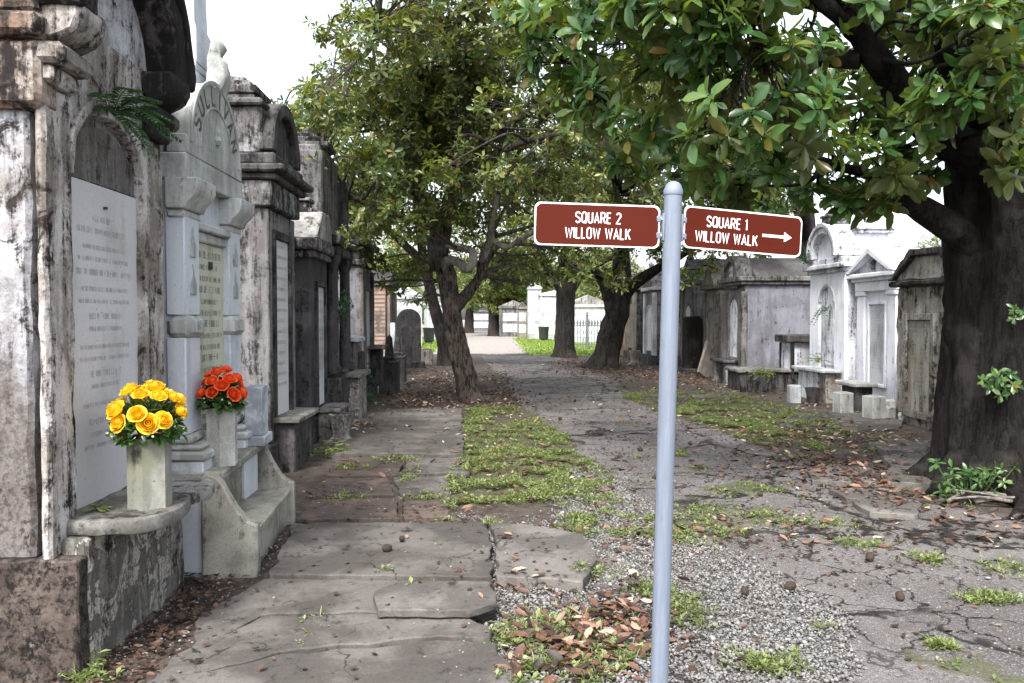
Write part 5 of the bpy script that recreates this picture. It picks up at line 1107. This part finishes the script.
clA = [(740, 112, 5.9, .40), (712, 150, 6.1, .32), (790, 118, 5.9, .36), (765, 75, 6.0, .40), (690, 95, 6.5, .42), (690, 45, 6.3, .45), (740, 35, 6.0, .40), (800, 35, 6.2, .36), (770, 165, 6.6, .34), (735, 185, 7.0, .34), (820, 140, 6.3, .34), (655, 60, 6.8, .46), (650, 130, 7.4, .42), (615, 35, 7.0, .5), (600, 100, 8.0, .5),
       (880, 165, 6.4, .26), (860, 118, 6.6, .28), (905, 60, 7.4, .34), (880, 20, 7.4, .4), (950, 60, 7.6, .4), (925, 130, 6.5, .22), (958, 105, 6.6, .26), (995, 55, 6.5, .34), (1010, 20, 6.3, .38), (1010, 95, 6.5, .30), (1020, 140, 6.7, .22), (985, 10, 6.6, .4), (900, 175, 6.9, .20), (845, 180, 7.3, .26), (872, 195, 6.9, .20), (890, 200, 6.8, .17), (850, 205, 7.1, .16), (820, 190, 7.6, .22), (795, 190, 7.8, .26), (760, 200, 8.4, .28),
       (560, 60, 8.2, .5), (545, 20, 8.0, .5), (585, 5, 7.2, .5), (630, 165, 8.4, .36), (700, 15, 5.9, .4), (650, 5, 6.2, .45), (940, 10, 6.4, .3), (850, -20, 6.2, .45), (760, -20, 5.8, .45), (700, -40, 6.0, .5), (800, -60, 6.0, .5), (900, -40, 6.0, .4), (1005, 60, 5.8, .36), (975, 100, 6.0, .26), (1015, 118, 6.1, .26), (940, 85, 6.1, .24), (985, 25, 5.8, .36), (920, 25, 6.2, .26), (1015, 165, 6.4, .18), (715, 215, 7.6, .26), (760, 215, 8.2, .26), (690, 180, 7.2, .34), (880, 120, 7.7, .28), (905, 148, 7.5, .24), (868, 142, 7.9, .28), (928, 168, 7.3, .18), (890, 95, 7.8, .28), (830, 95, 7.6, .34), (815, 60, 8, .4), (850, 75, 8.4, .34), (805, 105, 8.2, .34)]
CA = []
for px, py, Y, r in clA: p = at(px, py, Y); CA.append((p.x, p.y, p.z, r))
CA += blob((4.6, 7.8, 6.6), (4.8, 4.6, 2.4), 34, (.5, .7), .35, 5.2, lambda p: True)  # random upper clumps, mostly above the view, added to cast shade
tree('magnolia_tree', 'massive dark magnolia with thick furrowed trunk at the picture edge', (bx, by),
     ([(0.05, 0, -.15), (.02, 0, .0), (.01, 0, .25), (0, 0, .8), (0.02, 0, 1.6), (.02, 0, 2.4), (-.02, 0, 3.2), (0.1, .05, 4.4), (.2, .1, 6.2)], [.78, .72, .60, .53, .52, .55, .50, .36, .18]),
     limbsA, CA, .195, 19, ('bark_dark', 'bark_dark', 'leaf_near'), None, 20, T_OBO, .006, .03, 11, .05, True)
BIG = [o for o in bpy.data.objects if o.name == 'magnolia_tree'][0]
def sprout(px, py, Y, r, n, L, parent):
    p = at(px, py, Y); c = np.array([p.x-bx, p.y-by, p.z]); C = c+nrm(rng.normal(size=(n, 3)))*r*rng.uniform(.3, 1, (n, 1))*np.array([1, .6, .8])
    leaves('trunk_sprout', *rosettes(C, np.tile([-.2, -1, .35], (n, 1))+rng.normal(0, .4, (n, 3)), 7, L, .02), T_FULL, 'leaf_near', parent)
sprout(1003, 380, 6.75, .19, 16, .085, BIG); sprout(1016, 312, 6.75, .08, 5, .07, BIG)
def roots():
    t = Tubes()
    for k, (a, L) in enumerate([(190, .40), (215, .55), (240, .8), (265, .9), (290, 1.0), (315, .8), (150, .4), (60, .6)]):
        d = Vector((math.cos(R(a)), math.sin(R(a)), 0)); q = Vector((-d.y, d.x, 0))
        pts = curve([d*.35+Vector((0, 0, .38)), d*.62+Vector((0, 0, .12)), d*(.62+L*.4)+q*.08+Vector((0, 0, .03)), d*(.6+L)+q*random.uniform(-.2, .2)+Vector((0, 0, -.05))], 10)
        t.add(pts, np.linspace(.15, .03, 11), 10, .02, seed=k)
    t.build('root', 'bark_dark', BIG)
    t = Tubes()
roots()
t = thing('sapling_clump', 'leafy green shrub at the foot of the massive trunk', 'shrub', (*gnd(968, 499), 0))
n = 46; C = np.stack([rng.normal(0, .16, n), rng.normal(0, .09, n), rng.uniform(.05, .33, n)], -1); leaves('foliage', *rosettes(C, np.tile([0, -.4, 1.], (n, 1))+rng.normal(0, .4, (n, 3)), 6, .075, .02, 0), T_FULL, 'leaf_near', t)
s = Tubes(); [s.add([(c[0]*.3, c[1]*.3, -.02), (c[0]*.7, c[1]*.7, c[2]*.5), tuple(c)], [.005, .004, .003], 4, cap=False) for c in C]; s.build('stems', 'stem', t)
t = thing('fallen_branches', 'dry fallen sticks lying on the roots beside the leafy shrub', 'branches', (*gnd(1000, 505), 0)); s = Tubes()
for k in range(7): 
    a = random.uniform(-.5, .6)+(0 if k % 2 else 2.6); L = random.uniform(.3, .7); c = Vector((random.uniform(-.2, .4), random.uniform(-.3, .25), .05)); d = Vector((math.cos(a), math.sin(a), random.uniform(-.05, .12)))
    s.add(curve([c-d*L/2, c+Vector((0, .03, .02)), c+d*L/2], 6), np.linspace(.018, .008, 7), 6)
s.build('sticks', 'bark_pale', t)

# the leaning magnolia in the middle
bx, by = -.25, 15.45
limbsB = [([(-.55, .05, 2.3), rel(446, 262, 15.3), rel(458, 262, 15.1), rel(468, 270, 14.9), rel(474, 258, 14.8), rel(470, 250, 14.9), rel(455, 248, 15.0), rel(446, 246, 15.2)], [.10, .09, .085, .08, .07, .06, .05, .035]),
          ([(-.3, .0, 1.75), rel(478, 280, 15.4), rel(482, 262, 15.3), rel(490, 240, 15.2), rel(492, 222, 15), rel(500, 190, 14.8), rel(520, 150, 14.5)], [.12, .09, .075, .065, .055, .045, .03]),
          ([rel(490, 238, 15.2), rel(505, 247, 15.0), rel(520, 240, 14.8), rel(540, 228, 14.5), rel(575, 215, 14.2)], [.06, .055, .05, .045, .02]),
          ([(-.6, .0, 2.5), rel(430, 225, 15.5), rel(415, 190, 15.4), rel(390, 150, 15.2), rel(360, 100, 15)], [.16, .13, .11, .08, .04]),
          ([(-.6, .0, 2.5), rel(445, 220, 15.2), rel(455, 170, 15), rel(450, 110, 14.8), rel(440, 40, 14.5)], [.16, .13, .11, .08, .05]),
          ([rel(430, 225, 15.5), rel(395, 215, 15), rel(360, 200, 14.6), rel(325, 190, 14.4)], [.08, .06, .05, .03]),
          ([rel(455, 170, 15), rel(500, 130, 14), rel(560, 95, 13), rel(620, 60, 12.2)], [.09, .07, .05, .03]),
          ([rel(450, 110, 14.8), rel(420, 60, 13.6), rel(380, 20, 12.6)], [.08, .06, .03]),
          ([rel(445, 200, 15.2), rel(480, 165, 14.2), rel(530, 140, 13.4), rel(580, 132, 12.8)], [.07, .06, .045, .02])]
def inB(p):
    w = p-np.array([0, 0, 1.6]); c = np.array(FW); px = 512+800*(w@np.array(RT))/(w@c); py = 341.5-800*(w@np.array(UP))/(w@c)
    if px < 312 and py < 45: return False
    if 420 < px < 505 and 225 < py < 310: return False
    if px < 285: return False
    return py < 262 or (px < 430 and px > 350 and py < 300 and rng.random() < .4)
clB = blob((-.6, 14.4, 5.5), (4.4, 4.4, 3.9), 215, (.35, .62), .15, 2.0, inB)
for px, py, Y, r in [(395, 285, 15.5, .35), (370, 262, 15.3, .45), (350, 285, 16.2, .35), (412, 262, 16, .35), (420, 300, 16.5, .3), (500, 285, 16.5, .35), (525, 270, 16, .4), (340, 245, 15, .4), (300, 215, 15, .4), (310, 130, 15, .4), (330, 90, 14.5, .45), (290, 165, 16, .35), (275, 130, 17, .25), (330, 30, 13.5, .4), (360, 20, 13, .45), (400, 25, 12.6, .5), (350, 60, 14, .4), (470, 20, 12.6, .5), (520, 40, 12.8, .5), (500, 268, 17, .4), (530, 255, 17, .4), (490, 250, 17.5, .4), (520, 280, 18, .35), (545, 275, 17, .35)]+[(random.uniform(345, 570), random.uniform(95, 235), random.uniform(14, 17.5), .4) for _ in range(34)]:
    p = at(px, py, Y); clB.append((p.x, p.y, p.z, r))
tree('leaning_tree', 'leaning magnolia with furrowed grey trunk and a pale curled limb', (bx, by),
     ([(.05, 0, -.12), (.0, 0, .02), (-.06, 0, .35), (-.18, 0, .75), (-.31, 0, 1.3), (-.38, 0, 1.9), (-.46, 0, 2.4), (-.62, .05, 2.85)], [.36, .28, .205, .19, .18, .175, .165, .14]),
     limbsB[1:2]+limbsB[3:], clB, .135, 27, BK, None, 16, T_OBO, .006, .07, 8, .035, 2, pale=[limbsB[0], limbsB[2], ([rel(482, 262, 15.3), rel(490, 240, 15.1), rel(492, 222, 14.9), rel(498, 195, 14.7)], [.07, .06, .055, .04])])
# the slim dark trunk behind it
bx, by = -1.25, 26.6
tree('slim_leaning_tree', 'slim dark trunk leaning parallel behind the grey leaning magnolia', (bx, by),
     ([(.05, 0, -.1), (0, 0, .05), (-.06, 0, .6), (-.35, 0, 1.9), (-.7, 0, 3.4), (-.9, 0, 5)], [.36, .29, .20, .18, .16, .12]),
     [([(-.7, 0, 3.4), (-1.8, -.3, 4.4), (-3, -.6, 5.4)], [.15, .1, .05]), ([(-.8, 0, 4), (.3, -.5, 5.2), (1.5, -1, 6.2)], [.15, .1, .05]), ([(-.9, 0, 5), (-1, .2, 6.5), (-1, .2, 8)], [.15, .1, .05])],
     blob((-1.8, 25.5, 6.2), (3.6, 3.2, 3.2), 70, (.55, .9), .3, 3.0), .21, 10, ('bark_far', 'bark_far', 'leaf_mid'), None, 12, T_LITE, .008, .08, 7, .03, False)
# dark straight trunk on the lawn edge
bx, by = 3.28, 31.9
tree('straight_dark_tree', 'straight dark trunk at the edge of the sunny lawn', (bx, by),
     ([(0, 0, -.1), (0, 0, .05), (0, 0, .4), (.02, 0, 1.5), (.05, 0, 2.6), (.1, 0, 4), (.1, 0, 6)], [.62, .52, .38, .36, .38, .3, .15]),
     [([(0.05, 0, 2.3), (-.5, -.1, 3.2), (-1.2, -.4, 4), (-2.2, -.8, 4.8)], [.22, .16, .1, .05]), ([(0.05, 0, 2.4), (.6, -.2, 3.2), (1.5, -.5, 3.8), (2.6, -1, 4.3)], [.22, .16, .1, .05]), ([(.05, 0, 3), (.2, .4, 5), (.2, .6, 7)], [.2, .14, .06])],
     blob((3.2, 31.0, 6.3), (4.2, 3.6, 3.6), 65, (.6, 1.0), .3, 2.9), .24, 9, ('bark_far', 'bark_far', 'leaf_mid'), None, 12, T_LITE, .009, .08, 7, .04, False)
# thick twisted tree
bx, by = 3.82, 25.0
tree('twisted_tree', 'thick twisted dark trunk leaning right among red fallen leaves', (bx, by),
     ([(-.05, 0, -.12), (-.02, 0, .03), (.05, 0, .35), (.18, 0, 1.0), (.40, 0, 1.7), (.50, .05, 2.4), (.55, .1, 3.3), (.5, .1, 5)], [.66, .52, .40, .36, .34, .31, .26, .16]),
     [([(.3, 0, 1.5), (.1, -.1, 2.2), (-.15, -.2, 2.8), (-.9, -.5, 3.6), (-2, -1, 4.4)], [.24, .19, .15, .1, .05]), ([(.5, 0, 2.2), (1.0, -.2, 2.7), (1.9, -.6, 3.3), (3.2, -1.0, 4)], [.24, .18, .12, .05]),
      ([(.5, 0, 3), (.3, -1.2, 4.2), (0, -2.6, 5)], [.18, .12, .05]), ([(.5, .1, 4), (1.2, .3, 5.5), (2, .4, 7)], [.16, .11, .05])],
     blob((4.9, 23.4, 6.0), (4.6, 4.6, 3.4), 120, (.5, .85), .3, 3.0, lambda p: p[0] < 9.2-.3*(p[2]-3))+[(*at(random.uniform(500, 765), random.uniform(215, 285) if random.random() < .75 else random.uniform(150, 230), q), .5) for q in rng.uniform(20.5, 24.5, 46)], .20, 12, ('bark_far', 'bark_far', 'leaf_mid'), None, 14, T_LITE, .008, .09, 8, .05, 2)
# nearer overhanging crown over the road, trunk behind the sign on the right row
bx, by = 8.6, 20.5
tree('roadside_magnolia', 'magnolia rising behind the lilac grey tomb with dark hanging leaves', (bx, by),
     ([(0, 0, -.1), (0, 0, .1), (0, 0, 1), (-.1, 0, 2.6), (-.3, -.1, 4), (-.4, -.2, 6)], [.5, .42, .32, .28, .24, .14]),
     [([(-.1, 0, 2.8), (-1, -.6, 3.8), (-2.2, -1.4, 4.6), (-3.6, -2.2, 5)], [.18, .13, .09, .04]), ([(-.2, 0, 3.5), (-.9, -1.5, 4.6), (-1.5, -3.2, 5.3)], [.16, .1, .05]), ([(-.3, 0, 4), (-.5, .8, 5.5), (-.8, 1.4, 7)], [.15, .1, .05])],
     blob((6.6, 18.8, 6.2), (3.0, 3.4, 2.9), 80, (.45, .75), .3, 3.4, lambda p: p[0]/p[1] < .375), .20, 12, ('bark_far', 'bark_far', 'leaf_mid'), None, 12, T_LITE, .008, .06, 8, .03, 2)
# tree behind the near row of tombs
bx, by = -5.2, 21.5
tree('background_tree', 'loose yellow green tree rising behind the tall dark tombs', (bx, by),
     ([(0, 0, -.1), (0, 0, .1), (0, 0, 1), (.1, 0, 2.6), (.2, 0, 4), (.2, 0, 6.5)], [.45, .38, .28, .25, .2, .1]),
     [([(.1, 0, 2.6), (1, -.3, 3.8), (2, -.5, 4.6)], [.14, .1, .05]), ([(.1, 0, 3), (-.6, -.8, 4.4), (-1, -1.6, 5.4)], [.14, .1, .05]), ([(.2, 0, 4), (.8, .4, 5.6), (1, .6, 7)], [.14, .1, .05])],
     blob((-4.5, 20.8, 5.6), (2.3, 2.8, 2.3), 55, (.4, .7), .3, 2.6, lambda p: p[0]/p[1] > -.29+.012*max(0, p[2]-5)*2), .17, 11, ('bark_far', 'twig', 'leaf_mid'), None, 12, T_LITE, .007, .12, 7, .03, 2)
# three slim trunks at the far end
for k, (x, y, h, lean, lab) in enumerate([(.9, 68, 7, -.1, 'far tree nearest the pale path at the walk end'), (1.55, 71, 7.5, .1, 'middle tree of the far clump by the pale path'), (2.15, 69, 7, .25, 'far slanting tree right of the far clump'), (3.6, 76, 8, .0, 'far tree rising behind the white pillar tomb'), (-1.4, 80, 8, .1, 'farthest tree left of the end of the pale path'), (-6.5, 60, 8, .2, 'far tree left of the path behind the pale tombs'), (-9, 42, 8, 0, 'bushy tree left behind the brown brick tomb'), (9.5, 62, 8, .1, 'far tree behind the lawn on its right side')]):
    bx, by = x, y
    tree('far_tree', lab, (x, y), ([(0, 0, -.1), (0, 0, .2), (lean*.3, 0, 1.5), (lean, 0, 3.2), (lean, 0, h)], [.62, .52, .44, .34, .1]),
         [([(lean, 0, 3.2), (lean-1.2, 0, 4.6), (lean-2, 0, 5.4)], [.15, .1, .05]), ([(lean, 0, 3.2), (lean+1.2, 0, 4.4), (lean+2, 0, 5.2)], [.15, .1, .05])],
         blob((x+lean, y, h*.66), (3.6, 3, h*.36), 56, (.8, 1.3), .2, 2.0), .32, 6, ('bark_far', 'bark_far', 'leaf_mid'), 'trees at the far end of the walk', 10, T_LITE, .01, .08, 7, .03, False)
# far wood
def far_wood():
    n = 210; x = rng.uniform(-42, 30, n); y = rng.uniform(84, 118, n); z = rng.uniform(.5, 8.0, n)*np.where(x > 14, .55, 1); C = []
    for a, b, c in zip(x, y, z): m = 34; C.append(np.array([a, b, c])+nrm(rng.normal(size=(m, 3)))*rng.uniform(.5, 1, (m, 1))*np.array([1.8, 1.6, 1.3]))
    C = np.concatenate(C); A = rng.normal(size=C.shape)+np.array([0, -.5, .7])
    tag(leaves('far_wood', *rosettes(C, A, 6, .55, .05, 0), T_LITE, 'leaf_far'), 'distant mass of green trees beyond the end of the walk', 'woods', kind='stuff')
far_wood()

# ------------------------------------------------------------------ plants on the tombs
def frond_plant(name, label, p, n, L, droop, mat='fern', cat='fern', face=(1, 0, 0), leaflets=16, w=.22, up=.5):
    t = thing(name, label, cat, p); P, D, N, LL, W = [], [], [], [], []; s = Tubes()
    for k in range(n):
        d = Vector(face)+Vector(rng.normal(0, .75, 3)); d.z = d.z*.5+up; d.normalize(); ln = L*random.uniform(.6, 1.1)
        pts = curve([Vector((0, 0, 0)), d*ln*.5+Vector((0, 0, -.02*droop)), d*ln-Vector((0, 0, droop*ln))], leaflets); s.add(pts, np.linspace(.003, .001, len(pts)), 4, cap=False)
        for i, q in enumerate(pts[2:]):
            tg = (q-pts[i+1]).normalized(); sd = tg.cross(Vector((0, 0, 1))).normalized()
            for sg in (-1, 1): P.append(tuple(q)); D.append(tuple(sd*sg+tg*.5)); N.append((0, 0, 1)); LL.append(ln*w*math.sin(math.pi*(.15+.8*i/leaflets))+.004); W.append(.012)
    leaves('fronds', np.array(P), np.array(D), np.array(N)+rng.normal(0, .2, (len(N), 3)), np.array(LL), np.array(W), rng.random(len(P)), T_LITE, mat, t); s.build('stems', 'stem', t)
def bush(name, label, p, n, rad, L, mat='weed', cat='plant', parentaxis=(0, -.3, 1)):
    t = thing(name, label, cat, p); C = nrm(rng.normal(size=(n, 3)))*rng.uniform(.3, 1, (n, 1))*np.array(rad); leaves('foliage', *rosettes(C, np.tile(parentaxis, (n, 1))+rng.normal(0, .5, (n, 3)), 6, L, .03, .01), T_LITE, mat, t)
    s = Tubes(); [s.add([(0, 0, -rad[2]*.8), tuple(c)], [.005, .003], 4, cap=False) for c in C[::3]]; s.build('stems', 'stem', t)
frond_plant('wall_fern', 'dark green fern growing on the arch of the peeling plaster tomb', (-1.86, 4.12, 2.62), 15, .30, .35, up=.25)
frond_plant('ledge_fern', 'tiny bright fern on the dark ledge at the tablet foot', (-1.86, 3.9, .68), 7, .10, .2, 'weed', 'fern', (.6, -.6, 0), 8)
frond_plant('kerb_weed', 'bright green weed at the foot of the plaster tomb corner', (*gnd(88, 676), .0), 9, .12, .25, 'weed', 'weed', (.5, -.5, 0), 6, .55)
frond_plant('pavement_fern', 'green fern at the pavement edge beneath the stone step', (-1.78, 9.35, .02), 16, .28, .35, 'weed', 'fern', (.7, -.5, 0), 10)
frond_plant('tomb_side_fern', 'fern drooping beside the low capped tomb', (-1.95, 13.2, .25), 14, .35, .5, 'fern', 'fern', (.7, -.5, 0), 10)
bush('ivy_bush', 'dark ivy clump hanging on the columned dark tomb', (-2.05, 11.75, 1.75), 40, (.16, .3, .28), .075, 'fern', 'ivy')
bush('roof_shoots', 'small green shoots growing on the columned tomb cornice', (-2.0, 11.6, 2.75), 22, (.12, .25, .18), .08, 'weed', 'shoots')
bush('attic_shrub', 'yellow green shrub growing on top of the crumbling brown tomb', (6.6, 11.35, 2.68), 95, (.28, .5, .26), .075, 'weed', 'shrub')
frond_plant('niche_fern', 'fern hanging from the niche of the arched white tomb', (6.72, 15.40, 1.72), 12, .32, .9, 'fern', 'fern', (-1, -.3, 0), 10)
frond_plant('ledge_plant', 'drooping plant on the ledge of the arched white tomb', (6.55, 15.35, .72), 14, .36, .3, 'weed', 'plant', (-.6, -.3, .4), 10)
bush('cornice_plant', 'dark plant clinging to the attic corner of the arched white tomb', (6.62, 16.2, 2.82), 26, (.12, .2, .16), .09, 'fern')
frond_plant('slab_fern', 'bright fern growing by the low dark slab tomb', (6.0, 16.7, .4), 18, .38, .35, 'weed', 'fern', (-.5, -.6, .2), 10)
bush('door_creeper', 'green creeper bush at the door of the dark reddish tomb', (5.0, 32.6, .7), 70, (.35, .4, .75), .13, 'weed', 'creeper')
bush('brick_ivy', 'low ivy mound over the stone edging by the black cube', (-2.3, 15.6, .45), 40, (.25, .4, .3), .09, 'fern', 'ivy')

# ================================================================== LIGHT AND AIR
SUN_EL, SUN_AZ = 52, 200          # azimuth from +Y clockwise
w = bpy.data.worlds.new('World'); scene.world = w; w.use_nodes = True; nt = w.node_tree; bg = nt.nodes['Background']; n = NB(nt)
sky = nt.nodes.new('ShaderNodeTexSky'); sky.sky_type = 'NISHITA'; sky.sun_disc = False; sky.sun_elevation = R(SUN_EL); sky.sun_rotation = R(SUN_AZ)
sky.air_density = 1.2; sky.dust_density = 4.0; sky.ozone_density = 1.0
hs = nt.nodes.new('ShaderNodeHueSaturation'); hs.inputs['Saturation'].default_value = .40; nt.links.new(sky.outputs[0], hs.inputs['Color'])
nt.links.new(hs.outputs[0], bg.inputs['Color']); bg.inputs['Strength'].default_value = .14
sd = bpy.data.lights.new('sun', 'SUN'); sd.energy = 1.5; sd.angle = R(11); sd.color = (1, .97, .93); so = bpy.data.objects.new('sun', sd); COL.objects.link(so)
a = R(SUN_AZ); dirv = Vector((math.sin(a)*math.cos(R(SUN_EL)), math.cos(a)*math.cos(R(SUN_EL)), math.sin(R(SUN_EL)))); so.rotation_euler = dirv.to_track_quat('Z', 'Y').to_euler(); so.location = (0, 0, 20)
vs = scene.view_settings; vs.view_transform = 'Standard'; vs.look = 'None'; vs.gamma = 1; vs.use_curve_mapping = False; vs.exposure = 1.8
scene.cycles.max_bounces = 6; scene.cycles.diffuse_bounces = 3; scene.cycles.transparent_max_bounces = 6; scene.cycles.use_denoising = True
